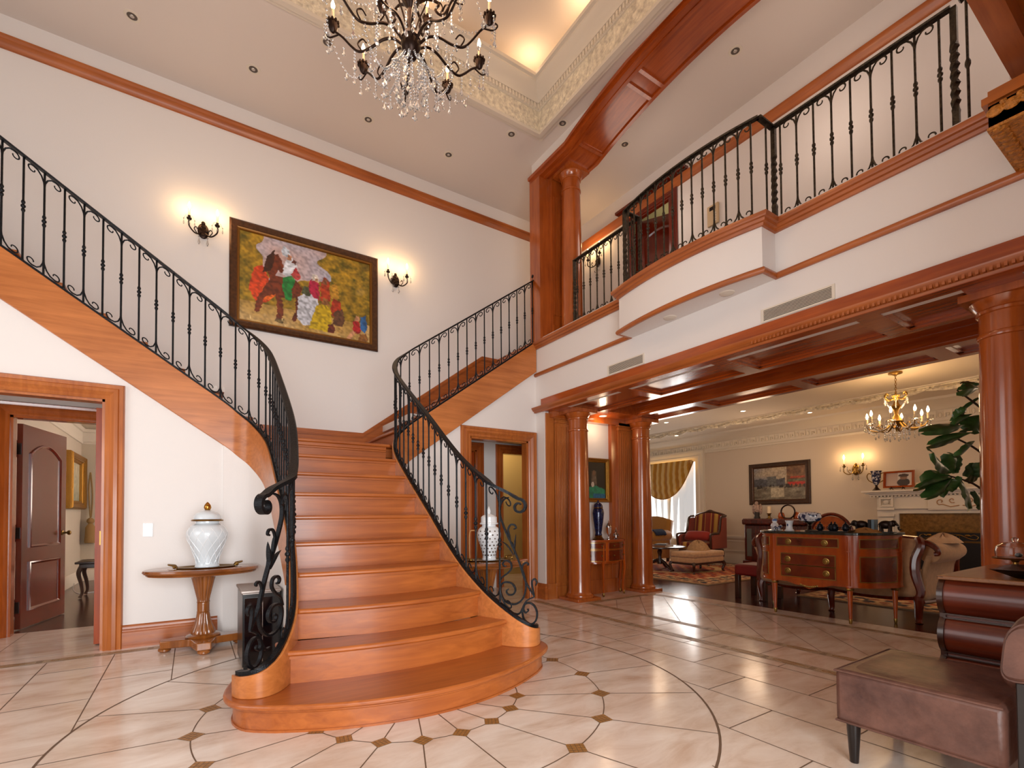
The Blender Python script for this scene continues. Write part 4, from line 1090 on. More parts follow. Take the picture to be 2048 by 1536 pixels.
framed('painting', 'large framed oil painting of a horse rider and women in bright dresses, between two sconces', 'painting', lambda u, v, q: (.335+u, 6.349-q, 3.262+v), 1.705, 1.24, .105, FRW, FRG, 190, 130, well_scene, (1.19, 6.35, 3.262))
framed('painting', 'dark-framed street scene painting with red awnings hanging above the wide dark cabinet', 'painting', lambda u, v, q: (9.998-q, 5.965-u, 1.272+v), 1.235, .855, .10, mat('dark_wood_frame', hx('3a2414'), .4, .1, var=.4, vscale=30), FRW, 90, 60, street_scene, (9.99, 5.35, 1.272))
framed('painting', 'gold-framed dark portrait of a figure in green, in the alcove between the columns', 'painting', lambda u, v, q: (4.44+u, 5.099-q, 1.262+v), .54, .62, .06, GOLD, GOLD, 50, 60, portrait, (4.71, 5.09, 1.262))
framed('painting', 'gilt deep-framed picture on the study wall beside the open red door', 'painting', lambda u, v, q: (-1.629+q*2.2, 9.98+u, 1.245+v), 1.2, .9, .14, GOLD, GOLD, 20, 20, pale_scene, (-1.6, 10.6, 1.245))

# ================================================================ small fittings
def vent(label, y0, y1, z0, z1):
    t = thing('air_vent', label, 'vent', (3.83, (y0+y1)/2, z0))
    b = walls(B(), 'x', 3.822, 3.832, y0, y1, z0, z1, [(y0+.02, y1-.02, z0+.012, z1-.012)]); b.obj('frame', TRIMW, t)
    b = B(); b.box(3.8285, y0+.02, z0+.012, 3.8295, y1-.02, z1-.012); b.obj('backing', BLACK, t)
    n = 8
    for i in range(n):
        z = z0+.012+(z1-z0-.024)*(i+.5)/n; b = B(); b.add([(3.823, y0+.02, z-.005), (3.823, y1-.02, z-.005), (3.829, y1-.02, z+.003), (3.829, y0+.02, z+.003), (3.825, y0+.02, z-.0055), (3.825, y1-.02, z-.0055)], [(0, 1, 2, 3), (0, 3, 4), (1, 5, 2), (4, 5, 1, 0), (4, 3, 2, 5)]); b.obj('slat', TRIMW, t)
vent('slim white air vent in the wall above the column nearest the stairs', 3.375, 3.90, 2.615, 2.725)
vent('wide white air vent in the wall below the bowed balcony, at its entrance end', 1.62, 2.16, 2.615, 2.725)
t = thing('light_switch', 'white rocker light switch on the wall between the west door and the urn table', 'switch', (-.316, 5.25, .94))
b = B(); b.box(-.352, 5.243, .93, -.282, 5.2505, 1.045); b.obj('plate', PORC, t, bev=.002)
b = B(); b.box(-.334, 5.239, .955, -.30, 5.244, 1.02); b.obj('rocker', PORC, t, bev=.002)
t = thing('keypad', 'cream alarm keypad on the upper-hall wall behind the bowed balcony railing', 'keypad', (5.33, 3.575, 4.66))
b = B(); b.box(5.30, 3.50, 4.62, 5.331, 3.65, 4.87); b.obj('case', mat('cream_plastic', hx('cdb48e'), .5), t, bev=.006)
b = B(); b.box(5.297, 3.535, 4.80, 5.301, 3.615, 4.845); b.obj('screen', BLACK, t)
b = B()
for i in range(4): b.box(5.297, 3.525, 4.65+.03*i, 5.301, 3.55, 4.668+.03*i)
b.obj('buttons', TRIMW, t)

# ================================================================ doors
def door_leaf(name, m, w=.86, h=2.03, th=.045, arched=True, knob=True, hinges=True, knobx=None):
    """leaf in local coords: x from the hinge edge, y thickness, z up"""
    def make(parent, M):
        b = B(); b.T = M; b.box(0, 0, .01, w, th, h)
        root = b.obj(name, m, parent)
        for sd in (0, 1):
            y0 = 0 if sd == 0 else th; sg = -1 if sd == 0 else 1
            top = [(.13, .80)]+[(w-.13, .80)]+[(w-.13, h-.28)]+[(w-.13-(w-.26)*i/10, h-.28+(.12*sin(PI*i/10)**.9 if arched else 0)) for i in range(1, 10)]+[(.13, h-.28)]
            low = [(.13, .17), (w-.13, .17), (w-.13, .66), (.13, .66)]
            for poly in (top, low):
                bb = B(); bb.T = M
                bb.sweep([(0, 0), (0, .012), (-.012, .016), (-.03, .004), (-.03, 0)], poly[::-1], lambda u, v, q, i: (u, y0+sg*q, v), closed=True); bb.obj('panel_molding', m, root)
        if knob:
            bb = B(); bb.T = M; kx = w-.065
            for sg in (-1, 1):
                y = 0 if sg < 0 else th
                bb.lathe([(.028, y), (.028, y+sg*.006), (.011, y+sg*.010), (.011, y+sg*.04), (.025, y+sg*.05), (.028, y+sg*.062), (.018, y+sg*.075), (.002, y+sg*.078)], (kx, 0, .93), 14, ax='y')
            bb.obj('knob', BRASS, root)
        if hinges:
            for z in (.22, .95, 1.78):
                bb = B(); bb.T = M; bb.lathe([(.009, z-.06), (.009, z+.06)], (-.012, th, 0), 8); bb.lathe([(.004, z-.085), (.008, z-.07), (.004, z-.06)], (-.012, th, 0), 8); bb.lathe([(.004, z+.06), (.008, z+.07), (.004, z+.085)], (-.012, th, 0), 8); bb.box(-.012, th-.035, z-.055, .001, th+.002, z+.055); bb.obj('hinge', DKMET, root)
        return tag(root, kind='structure')
    return make
def place(name, m, x, y, z, ang, **k):
    M = Matrix.Translation((x, y, z)) @ Matrix.Rotation(ang, 4, 'Z')
    return door_leaf(name, m, **k)(None, M)
place('door_1', RED, -1.40, 6.665, 0, radians(78), w=.88)
place('door_2', REDX, -.655, 5.50, 0, radians(87), w=.8, h=2.05, hinges=False, arched=False)
b = B(); b.box(-.668, 5.492, .86, -.640, 5.499, .98); o = tag(b.obj('latch_plate', BRASS), kind='structure'); o.parent = bpy.data.objects['door_2']; o.matrix_parent_inverse = wm(bpy.data.objects['door_2']).inverted()
place('door_3', REDX, 3.50, 6.40, 0, radians(176), w=.72, h=2.03)
place('door_4', REDX, 4.03, 6.50, 0, radians(80), w=.7, h=2.03)
place('door_5', RED, 5.47, 4.96, 3.4, radians(-62), w=.84, h=2.0)

# ================================================================ urn tables, jars, trays
TAB = wood('table_wood', hx('5a2a0c'), hx('a8622a'), 'x', .2, .6, fine=18)
TABZ = wood('table_wood_turned', hx('5a2a0c'), hx('b0682a'), 'z', .2, .6, fine=14)
def pedestal_table(label, x, y, h=.668, rx=.42, ry=.285, rz=0.):
    t = thing('pedestal_table', label, 'table', (x, y, 0), rz)
    b = B(); b.lathe([(.86, h-.055), (.93, h-.05), (.95, h-.04), (.93, h-.032), (.98, h-.03), (1, h-.018), (.985, h-.003), (.97, h)], (x, y, 0), 56, rx, ry); b.obj('tabletop', TAB, t)
    b = B(); b.lathe([(.60, h+.0005), (.60, h+.0015), (.52, h+.0015), (.52, h+.0005)], (x, y, 0), 40, rx, ry, cap=False); b.obj('inlay', mat('satinwood_inlay', hx('b07a34'), .25, coat=.5), t)
    b = B(); n = 14; vs = []; rings = [(.072, .12), (.07, .14), (.05, .20), (.04, .26), (.036, .30), (.036, .37), (.036, .40), (.05, .48), (.062, .55), (.075, h-.055)]
    def fl(u, v):
        k = v*(len(rings)-1); i = min(int(k), len(rings)-2); r = rings[i][0]+(rings[i+1][0]-rings[i][0])*(k-i); z = rings[i][1]+(rings[i+1][1]-rings[i][1])*(k-i)
        a = 2*PI*u; r *= 1+.10*abs(cos(a*n/2)) if not (.30 < z < .38) else 1.12
        return (x+r*cos(a)*1.15, y+r*sin(a)*1.15, z)
    b.grid(fl, 112, 30, cu=True); b.lathe([(.125, .095), (.13, .105), (.12, .115), (.085, .125)], (x, y, 0), 32); b.lathe([(.046, .295), (.05, .30), (.046, .306)], (x, y, 0), 24); b.lathe([(.046, .375), (.05, .38), (.046, .386)], (x, y, 0), 24); b.obj('fluted_pedestal', TABZ, t)
    # four-pointed base with concave sides
    P = []
    for k in range(4):
        a = PI/2*k-PI/2
        for q in (-.22, .22): P.append((x+.30*cos(a+q*.75), y+.30*sin(a+q*.75)*.98))
        for m in range(1, 8):
            f = m/8; aa = a+.165+(PI/2-.33)*f; r = .30-.165*sin(PI*f)**.8; P.append((x+r*cos(aa), y+r*sin(aa)*.98))
    b = B(); b.prism(P, .035, .095, 'z'); b.obj('base', TABZ, t, bev=.006)
    for k in range(4):
        a = PI/2*k-PI/2; b = B(); b.lathe([(.03, 0), (.045, .012), (.045, .025), (.035, .036)], (x+.265*cos(a), y+.26*sin(a), 0), 14); b.obj('foot', TABZ, t)
    return t
pedestal_table('round-topped wooden pedestal table holding the lattice-patterned ginger jar', .085, 4.90)
pedestal_table('round-topped wooden pedestal table holding the pierced ginger jar, behind the stair railing', 2.31, 3.95, rz=0)
def handled_tray(label, x, y, z, rx=.22, ry=.15):
    t = thing('brass_tray', label, 'tray', (x, y, z))
    b = B(); b.lathe([(.001, z+.004), (.9, z+.004), (1, z+.014), (1.03, z+.014), (.94, z), (.001, z)], (x, y, 0), 36, rx, ry, cap=False); b.obj('plate', BRASS, t)
    for sg in (-1, 1):
        b = B(); b.tube([(x+sg*rx*.93, y-.05, z+.012), (x+sg*(rx+.0), y-.055, z+.03), (x+sg*(rx+.04), y-.02, z+.04), (x+sg*(rx+.045), y+.02, z+.04), (x+sg*rx, y+.055, z+.03), (x+sg*rx*.93, y+.05, z+.012)], .007, 8); b.sph((x+sg*rx, y-.05, z+.022), .014, 8, 6); b.sph((x+sg*rx, y+.05, z+.022), .014, 8, 6); b.obj('handle', BRASS, t)
    return t
handled_tray('oval brass tray with loop handles under the lattice-patterned ginger jar', .105, 4.86, .668)
handled_tray('oval brass tray with loop handles under the pierced ginger jar', 2.32, 3.94, .668)
# lattice jar
jx, jy, jz = .11, 4.86, .674
j = thing('ginger_jar', 'white porcelain ginger jar with raised lattice pattern and gold acorn finial', 'jar', (jx, jy, jz))
BODY = [(.086, 0), (.09, .008), (.085, .02), (.082, .04), (.092, .09), (.115, .16), (.142, .23), (.15, .27), (.146, .305), (.12, .345), (.095, .362), (.088, .37), (.088, .388)]
def prof_r(z):
    for (r0, z0), (r1, z1) in zip(BODY, BODY[1:]):
        if z <= z1: return r0+(r1-r0)*(z-z0)/max(1e-6, z1-z0)
    return BODY[-1][0]
b = B(); b.lathe([tuple(p[:2]) for p in catmull([(r, z, 0) for r, z in BODY], 3)], (jx, jy, jz), 48); body = b.obj('body', mat('celadon_porcelain', (.70, .76, .80), .12, coat=.5), j)
b = B()
for k in range(12):
    for sg in (-1, 1):
        pts = []
        for i in range(19):
            z = .03+.30*i/18; a = 2*PI*k/12+sg*z*4.2; r = prof_r(z)+.0008; pts.append((jx+r*cos(a), jy+r*sin(a), jz+z))
        b.tube(pts, .0022, 5)
b.obj('raised_lattice', PORC, body)
b = B(); b.lathe([(.088, .388), (.115, .386), (.118, .394), (.112, .40)], (jx, jy, jz), 40); b.obj('gold_rim', BRASS, j)
b = B(); b.lathe([(.10, .40), (.104, .402), (.10, .43), (.082, .452), (.05, .468), (.024, .478)], (jx, jy, jz), 40); b.obj('lid', body.data.materials[0], j)
b = B(); b.lathe([(.016, .476), (.022, .484), (.028, .50), (.024, .52), (.012, .538), (.002, .547)], (jx, jy, jz), 16); b.obj('finial', mat('gold_leaf', hx('b8843a'), .2, 1.), j)
# pierced jar
px_, py_, pz_ = 2.32, 3.94, .674
j = thing('ginger_jar', 'white pierced-openwork ginger jar with pointed lid behind the stair railing', 'jar', (px_, py_, pz_))
b = B(); b.lathe([tuple(p[:2]) for p in catmull([(r*.74, z*.86, 0) for r, z in BODY], 3)], (px_, py_, pz_), 48); body = b.obj('body', PORC, j)
b = B()
for row in range(8):
    z = .05+.031*row; r = prof_r(z/.86)*.74+.0012; nn = 14
    for k in range(nn):
        a = 2*PI*(k+.5*(row % 2))/nn; c, s_ = cos(a), sin(a); hw, hh = .009-.001*(row % 3), .0115 if row % 2 else .007
        P = [(px_+c*r-s_*hw*cos(q), py_+s_*r+c*hw*cos(q), pz_+z+hh*sin(q)) for q in [2*PI*i/8 for i in range(8)]]
        b.add(P, [tuple(range(8))])
b.obj('pierced_holes', mat('jar_shadow_hole', hx('5a4638'), .8), body)
b = B(); b.lathe([(.070, .330), (.086, .334), (.086, .345), (.076, .35), (.074, .40), (.058, .415), (.026, .428), (.014, .432), (.017, .445), (.02, .455), (.012, .475), (.001, .50)], (px_, py_, pz_), 32); b.obj('lid', PORC, j)
t = thing('wooden_ring_handle', 'tall tan bent-wood hoop standing beside the pierced ginger jar', 'ornament', (2.19, 4.02, .668))
b = B(); b.tube(catmull([(2.165, 4.03, .67), (2.16, 4.03, .82), (2.165, 4.03, .93), (2.19, 4.02, .95), (2.215, 4.0, .93), (2.22, 4.0, .8), (2.215, 4.0, .67)], 6), .006, 8); b.obj('hoop', mat('tan_wood', hx('c18a50'), .5), t)
# black cabinet behind the west newel
t = thing('black_cabinet', 'low black cabinet with glossy front and brushed metal top, behind the scrolled iron newel', 'cabinet', (.35, 4.3, 0))
CBX = [(.305, 3.98), (.55, 3.98), (.55, 4.42), (.305, 4.42)]
b = B(); b.prism(CBX, .02, .54, 'z'); b.obj('body', BLACK, t, bev=.004)
b = B(); b.prism([(.295, 3.965), (.555, 3.965), (.555, 4.43), (.295, 4.43)], .545, .565, 'z'); b.prism([(.305, 3.98), (.55, 3.98), (.55, 4.42), (.305, 4.42)], .53, .546, 'z'); b.obj('metal_top', mat('brushed_top', (.36, .31, .28), .3, .9), t, bev=.004)
b = B(); b.box(.318, 3.972, .04, .538, 3.982, .51); b.obj('glass_front', mat('black_glass', hx('06070c'), .08, coat=.6), t)
b = B(); b.box(.43, 3.966, .05, .434, 3.973, .50); b.obj('trim_strip', CHROME, t)
for i, (x, y) in enumerate(((.325, 4.0), (.535, 4.0), (.325, 4.4), (.535, 4.4))): B().box(x-.012, y-.012, 0, x+.012, y+.012, .022).obj('foot', BLACK, t)

# ================================================================ study: side table with chair back, tassel, cable
DW = wood('dark_walnut', hx('20100a'), hx('4a2412'), 'z', .3, .4)
t = thing('side_table', 'small dark table with curved legs on the study floor, beyond the open red door', 'table', (-1.05, 9.0, 0))
b = B(); b.box(-1.32, 8.75, .47, -.6, 9.3, .50); b.box(-1.28, 8.79, .41, -.64, 9.26, .47); b.obj('tabletop', DW, t, bev=.008)
for x, y in ((-1.26, 8.82), (-.66, 8.82), (-1.26, 9.23), (-.66, 9.23)):
    b = B(); b.tube(catmull([(x, y, .43), (x-.025, y-.02, .34), (x, y, .2), (x+.012, y, .08), (x-.01, y-.01, .01)], 5), lambda q: .03-.016*q+.008*(q > .93), 8); b.obj('leg', DW, t)
t = thing('desk_chair', 'dark wooden desk chair, its curved back showing behind the small study table', 'chair', (-.85, 9.75, 0))
b = B(); b.box(-1.08, 9.5, .44, -.62, 9.95, .49); b.obj('seat', DW, t, bev=.01)
b = B(); b.grid(lambda u, v: (-1.1+.5*u, 9.50+.05*sin(PI*u), .52+.44*v+.04*sin(PI*u)*v), 10, 8); b.obj('backrest', DW, t, solid=.03)
for x, y in ((-1.06, 9.52), (-.64, 9.52), (-1.06, 9.93), (-.64, 9.93)): B().box(x-.02, y-.02, 0, x+.02, y+.02, .45).obj('leg', DW, t)
t = thing('curtain_tassel', 'long beige rope tassel hanging on the far study wall', 'tassel', (-1.50, 11.25, .5))
TAS = mat('tassel_beige', hx('a5814f'), .8, bump=.6, bscale=150)
b = B(); b.tube(catmull([(-1.50, 11.26, 1.9), (-1.52, 11.25, 1.6), (-1.49, 11.25, 1.1), (-1.47, 11.25, 1.5), (-1.50, 11.26, 1.9)], 6), .012, 7); b.obj('rope', TAS, t)
b = B(); b.lathe([(.02, 1.10), (.05, 1.07), (.055, 1.03), (.03, 1.0), (.07, .93), (.075, .80), (.085, .68), (.08, .66)], (-1.49, 11.24, 0), 16); b.obj('tassel_head', TAS, t)
t = B(); t.tube(catmull([(-1.60, 10.6, .03), (-1.5, 9.9, .006), (-1.35, 9.4, .006), (-1.1, 9.5, .006), (-.9, 9.2, .006)], 8), .005, 6); tag(t.obj('power_cord', PORC), 'thin white cord lying on the dark study floor under the small table', 'cord')
# ================================================================ alcove console and what stands on it
INL = wood('burl_veneer', hx('3a0e05'), hx('86320e'), 'z', .14, .8, fine=7, long=5)
KING = wood('kingwood', hx('8a3208'), hx('c25a16'), 'z', .14, .8, fine=14)
BRL = mat('brass_line', hx('a08346'), .3, .9)
MARB = mat('dark_green_marble', hx('20261f'), .1, coat=.5, var=.6, vscale=14)
DKR = wood('dark_red_wood', hx('2c0a05'), hx('5e1a0b'), 'z', .2, .6)
def halfround(x0, x1, yb, yf, n=24):
    c = (x0+x1)/2; r = (x1-x0)/2
    return [(c-r*cos(PI*i/n), yb-(yb-yf)*sin(PI*i/n)) for i in range(n+1)]
t = thing('console_table', 'small half-round inlaid console with two drawers, in the alcove between the wooden columns', 'table', (4.73, 4.9, 0))
b = B(); b.prism(halfround(4.35, 5.11, 5.02, 4.75), .455, .725, 'z'); b.obj('body', KING, t)
b = B(); b.prism(halfround(4.33, 5.13, 5.02, 4.73), .725, .752, 'z'); b.obj('tabletop', MHX, t, bev=.004)
def arcpanel(par, name, m, a0, a1, z0, z1, off=.004, cx_=4.73, rx=.38, yb=5.02, ry=.27, line=True):
    pts = [(cx_-(rx+off)*cos(a0+(a1-a0)*i/10), yb-(ry+off)*sin(a0+(a1-a0)*i/10)) for i in range(11)]
    b = B(); b.sweep([(0, z0), (0, z1), (.006, z1), (.006, z0)], pts, f3); o = b.obj(name, m, par)
    if line:
        b = B()
        for za_, zb_ in ((z0-.005, z0), (z1, z1+.005)): b.sweep([(-.002, za_), (-.002, zb_), (.006, zb_), (.006, za_)], pts, f3)
        b.obj('brass_edging', BRL, o)
    return o, pts
for z0, z1 in ((.635, .71), (.475, .61)):
    for a0, a1 in ((.45, 1.22), (1.36, 2.45)):
        o, pts = arcpanel(t, 'drawer', INL, a0, a1, z0, z1)
        for k in (2, 8):
            b = B(); b.sph((pts[k][0], pts[k][1]-.008, (z0+z1)/2), .012, 10, 8); b.obj('knob', BRASS, o)
b = B(); b.prism(halfround(4.42, 5.04, 5.02, 4.79), .43, .455, 'z'); b.obj('apron', KING, t)
for x, y in ((4.58, 4.79), (5.0, 4.84), (4.40, 4.98), (5.07, 4.98)):
    b = B(); sx = 1 if x > 4.73 else -1
    b.tube(catmull([(x, y, .72), (x+sx*.008, y-.008, .46), (x+sx*.015, y-.012, .36), (x, y, .18), (x-sx*.004, y+.002, .06), (x+sx*.006, y-.008, 0.005)], 5), lambda q: .022-.013*q, 8); b.obj('leg', KING, t)
    b = B(); b.lathe([(.009, 0), (.015, .01), (.013, .03), (.010, .05)], (x+sx*.005, y-.006, 0), 10); b.obj('brass_foot', BRASS, t)
CLO = mat('cloisonne', hx('141a3a'), .25, .3, var=.0)
CLO = mat('cloisonne_blue', hx('1b2348'), .22, .2, coat=.5, var=.9, vscale=55)
t = thing('cloisonne_vase', 'tall dark blue lidded cloisonne vase with copper bands on the alcove console', 'vase', (4.60, 4.90, .752))
b = B(); b.lathe([(.05, .06), (.042, .09), (.048, .12), (.068, .26), (.078, .36), (.07, .405), (.058, .42)], (4.60, 4.90, .752), 28); b.obj('body', CLO, t)
b = B(); b.lathe([(.075, 0), (.078, .008), (.06, .02), (.045, .05), (.052, .062)], (4.60, 4.90, .752), 28); b.lathe([(.06, .418), (.066, .424), (.062, .434)], (4.60, 4.90, .752), 28); b.obj('copper_band', BRASS, t)
b = B(); b.lathe([(.062, .434), (.06, .46), (.045, .485), (.02, .50), (.008, .505), (.014, .52), (.002, .535)], (4.60, 4.90, .752), 24); b.obj('lid', CLO, t)
SILV = mat('antique_silver', (.62, .58, .55), .2, 1.)
t = thing('lidded_goblet', 'small glass and silver lidded goblet standing on the alcove console', 'goblet', (4.76, 4.87, .752))
b = B(); b.lathe([(.03, 0), (.03, .006), (.01, .02), (.008, .05), (.014, .06)], (4.76, 4.87, .752), 16); b.obj('foot', SILV, t)
b = B(); b.lathe([(.014, .06), (.034, .09), (.038, .15), (.036, .165)], (4.76, 4.87, .752), 20); b.obj('bowl', GLASS, t)
b = B(); b.lathe([(.042, .163), (.043, .172), (.034, .19), (.014, .22), (.005, .23), (.009, .243), (.002, .26)], (4.76, 4.87, .752), 18); b.obj('lid', SILV, t)
t = thing('silver_figurine', 'little bright silver ornament at the rounded end of the alcove console', 'ornament', (4.90, 4.87, .752))
b = B(); b.lathe([(.028, 0), (.03, .008), (.012, .02), (.012, .05), (.04, .055), (.035, .07), (.012, .09), (.02, .11), (.006, .13), (.002, .16)], (4.90, 4.87, .752), 12); b.obj('stem', SILV, t)
for a in range(4):
    b = B(); b.sph((4.90+.035*cos(a*PI/2), 4.87+.035*sin(a*PI/2), .80), (.012, .012, .02), 8, 6); b.obj('petal', SILV, t)
t = thing('wall_socket', 'white square socket plate on the alcove wall behind the glass goblet', 'socket', (4.76, 5.1, .90))
b = B(); b.box(4.68, 5.094, .88, 4.84, 5.1005, 1.0); b.obj('plate', PORC, t, bev=.002)
b = B(); b.box(4.72, 5.092, .915, 4.74, 5.0945, .96); b.box(4.78, 5.092, .915, 4.80, 5.0945, .96); b.obj('outlets', TRIMW, t)

# ================================================================ living room
def rug_fn(u, v, asp):
    d = min(u*asp, (1-u)*asp, v, 1-v)
    n = vnoise(u*60*asp, v*60, 2); g = (sin(u*asp*75)*sin(v*75))
    if d < .012: c = hx('8a6a48')
    elif d < .04: c = mixc(hx('b58c62'), hx('6e3a2a'), 1 if sin(u*asp*130)*sin(v*130) > .25 else 0)
    elif d < .125: c = mixc(hx('bb9a72'), hx('2a2632'), 1 if (g > .35 or n > .74) else 0); c = hx('7c3426') if g < -.55 else c
    elif d < .155: c = mixc(hx('a04a2a'), hx('caa67a'), n > .5)
    else:
        c = mixc(hx('8e3420'), hx('b05a36'), n); c = hx('c49a6c') if g > .6 else (hx('2e3346') if g < -.7 else c)
        if abs(hypot((u-.5)*asp, v-.5)-.22) < .02: c = hx('c9a474')
    return shade(c, u*asp, v, .3, 120, 5)
RUGM = attr_mat('wool_rug', .95)
def rug(label, x0, y0, x1, y1):
    b = B(); b.grid(lambda u, v: (x0+(x1-x0)*u, y0+(y1-y0)*v, .012), 150, 170)
    b.box(x0, y0, .0005, x1, y1, .0115)
    o = b.obj('rug', RUGM); nv = len(o.data.vertices); at = o.data.color_attributes.new('Col', 'FLOAT_COLOR', 'POINT'); buf = []
    asp = (x1-x0)/(y1-y0)
    for j in range(170):
        for i in range(150): buf += [*rug_fn(i/149, j/169, asp), 1]
    buf += [.3, .2, .12, 1]*(nv-150*170)
    at.data.foreach_set('color', buf); tag(o, label, 'rug')
rug('patterned red and cream rug under the ottoman and the striped armchair', 6.53, 4.60, 9.7, 8.3)
rug('patterned red and cream rug under the cream sofa', 6.66, -.6, 9.0, 3.36)

def stripes(name, ax, pitch, cols, rough=.8):
    m, nt, b = nodes(name); N, L = nt.nodes.new, nt.links.new
    tc = N('ShaderNodeTexCoord'); sp = N('ShaderNodeSeparateXYZ'); L(tc.outputs['Object'], sp.inputs[0])
    d = N('ShaderNodeMath'); d.operation = 'DIVIDE'; d.inputs[1].default_value = pitch; L(sp.outputs[ax.upper()], d.inputs[0])
    f = N('ShaderNodeMath'); f.operation = 'FRACT'; L(d.outputs[0], f.inputs[0])
    r = N('ShaderNodeValToRGB'); r.color_ramp.interpolation = 'CONSTANT'; e = r.color_ramp.elements
    while len(e) < len(cols): e.new(.5)
    for i, (p, c) in enumerate(cols): e[i].position = p; e[i].color = (*hx(c), 1)
    L(f.outputs[0], r.inputs['Fac']); L(r.outputs['Color'], b.inputs['Base Color']); b.inputs['Roughness'].default_value = rough
    b.inputs['Sheen Weight'].default_value = .2
    return m
CREAM = mat('cream_upholstery', hx('c39a72'), .85, sheen=.3, var=.12, vscale=20, bump=.15, bscale=200)
STR = stripes('striped_upholstery', 'y', .36, [(0, '7a2410'), (.10, '8e3414'), (.16, 'b98c46'), (.20, '6a1c0c'), (.36, 'a87a2c'), (.44, 'b98c3e'), (.60, '6a1c0c'), (.78, 'b07a3a'), (.82, '7e2a12')])
def cabriole(x, y, z, h, sx, sy, r=.028):
    b = B(); b.tube(catmull([(x, y, z+h), (x+sx*.022, y+sy*.022, z+h*.78), (x+sx*.012, y+sy*.012, z+h*.5), (x-sx*.004, y-sy*.004, z+h*.2), (x+sx*.012, y+sy*.012, z+.012), (x+sx*.016, y+sy*.016, z)], 5), lambda q: r*(1-.55*q)+(.012 if q > .86 else 0), 9); return b
# striped wing armchair, local x = forwards
t = thing('armchair', 'high-backed wing armchair in red and gold stripes with a dark carved frame, beside the window', 'armchair', (9.15, 6.58, .012), PI+.12)
def LT(b): b.T = wm(t); return b
b = LT(B()); b.cbox((.03, 0, .40), (.62, .62, .16)); b.obj('seat_cushion', STR, t, bev=.04, sub=0)
b = LT(B()); b.cbox((.0, 0, .29), (.66, .68, .08)); b.obj('seat_rail', DW, t, bev=.015)
def backf(u, v):
    y = (u-.5)*.66; z = .46+(.56+.07*cos((u-.5)*PI))*v
    return (-.30-.10*v+.05*abs(u-.5)*2*0, y, z)
b = LT(B()); b.grid(backf, 14, 10); b.obj('backrest', STR, t, solid=.10, bev=.0)
b = LT(B()); b.tube([tuple(V(backf(i/20, 1.0))+V((0, 0, .02+.02*exp(-((i-10)/2.2)**2)))) for i in range(21)], lambda q: .026+.014*exp(-((q-.5)/.1)**2), 8); b.obj('crest_rail', DW, t)
for sg in (-1, 1):
    P = [(-.36, 1.0), (-.36, .34), (.28, .34), (.28, .58), (.18, .64), (-.02, .64), (-.10, .74), (-.16, .98)]
    b = LT(B()); b.prism(P, sg*.33, sg*.40, 'y'); b.obj('wing', STR, t, bev=.02)
    b = LT(B()); b.tube(catmull([(-.37, sg*.37, 1.03), (-.18, sg*.37, 1.0), (-.11, sg*.37, .78), (-.04, sg*.375, .67), (.18, sg*.38, .665), (.30, sg*.38, .64), (.31, sg*.38, .58), (.29, sg*.37, .34)], 5), .024, 8); b.obj('arm_rail', DW, t)
    b = cabriole(.29, sg*.31, 0, .30, 1, sg); b.T = wm(t); b.v = [tuple(wm(t) @ V(p)) for p in b.v]; b.obj('leg', DW, t)
    b = cabriole(-.32, sg*.30, 0, .30, -1, sg); b.v = [tuple(wm(t) @ V(p)) for p in b.v]; b.obj('leg', DW, t)
REDF = mat('red_fabric', hx('8e1f10'), .8, sheen=.3)
def cushion(name, label, c, d, m, rz=0., tilt=0., cat='cushion', pinch=.5):
    o = thing  # noqa
    b = B(); M = Matrix.Translation(c) @ Matrix.Rotation(rz, 4, 'Z') @ Matrix.Rotation(tilt, 4, 'Y'); b.T = M
    def f(sg):
        def g(u, v):
            x, y = 2*u-1, 2*v-1; e = max(0, (1-x**4)*(1-y**4))**pinch
            k = 1-.05*(1-abs(x*y))*0
            return (x*d[0]/2*(1-.06*y*y), y*d[1]/2*(1-.06*x*x), sg*d[2]/2*e)
        return g
    b.grid(f(1), 15, 15); b.grid(f(-1), 15, 15)
    return tag(b.obj(name, m, loc=c), label, cat)
cushion('pillow', 'plain red pillow lying across the seat of the striped armchair', (8.98, 6.55, .62), (.22, .56, .16), REDF, PI+.12, .9)
# ottoman and blanket
t = thing('ottoman', 'cream upholstered ottoman on dark curved legs in front of the striped armchair', 'ottoman', (7.93, 5.79, .012))
b = B(); b.box(7.47, 5.52, .29, 8.39, 6.06, .40); b.obj('cushion', CREAM, t, bev=.035)
b = B(); b.box(7.48, 5.53, .20, 8.38, 6.05, .295); b.obj('upholstered_base', CREAM, t, bev=.02)
b = B(); b.box(7.50, 5.55, .165, 8.36, 6.03, .205); b.obj('apron', DW, t, bev=.01)
for x, y, sx, sy in ((7.50, 5.55, -1, -1), (8.36, 5.55, 1, -1), (7.50, 6.03, -1, 1), (8.36, 6.03, 1, 1)): cabriole(x, y, .012, .19, sx, sy, .03).obj('leg', DW, t)
def lump(name, label, c, rx, ry, h, m, cat, seed=0):
    b = B()
    def g(u, v):
        a = 2*PI*u; r = v; k = 1+.22*(vnoise(u*7, v*5, seed)-.5)
        kk = 1+.16*sin(3*a+seed)
        return (c[0]+rx*r*cos(a)*kk, c[1]+ry*r*sin(a)*kk, c[2]+h*(1-r**2.2)*k+.02*(1-r)*sin(9*a+seed))
    b.grid(g, 40, 12, cu=True)
    b.add([(c[0]+rx*cos(2*PI*i/40)*(1+.16*sin(6*PI*i/40+seed)), c[1]+ry*sin(2*PI*i/40)*(1+.16*sin(6*PI*i/40+seed)), c[2]) for i in range(40)], [tuple(range(40))])
    return tag(b.obj(name, m), label, cat)
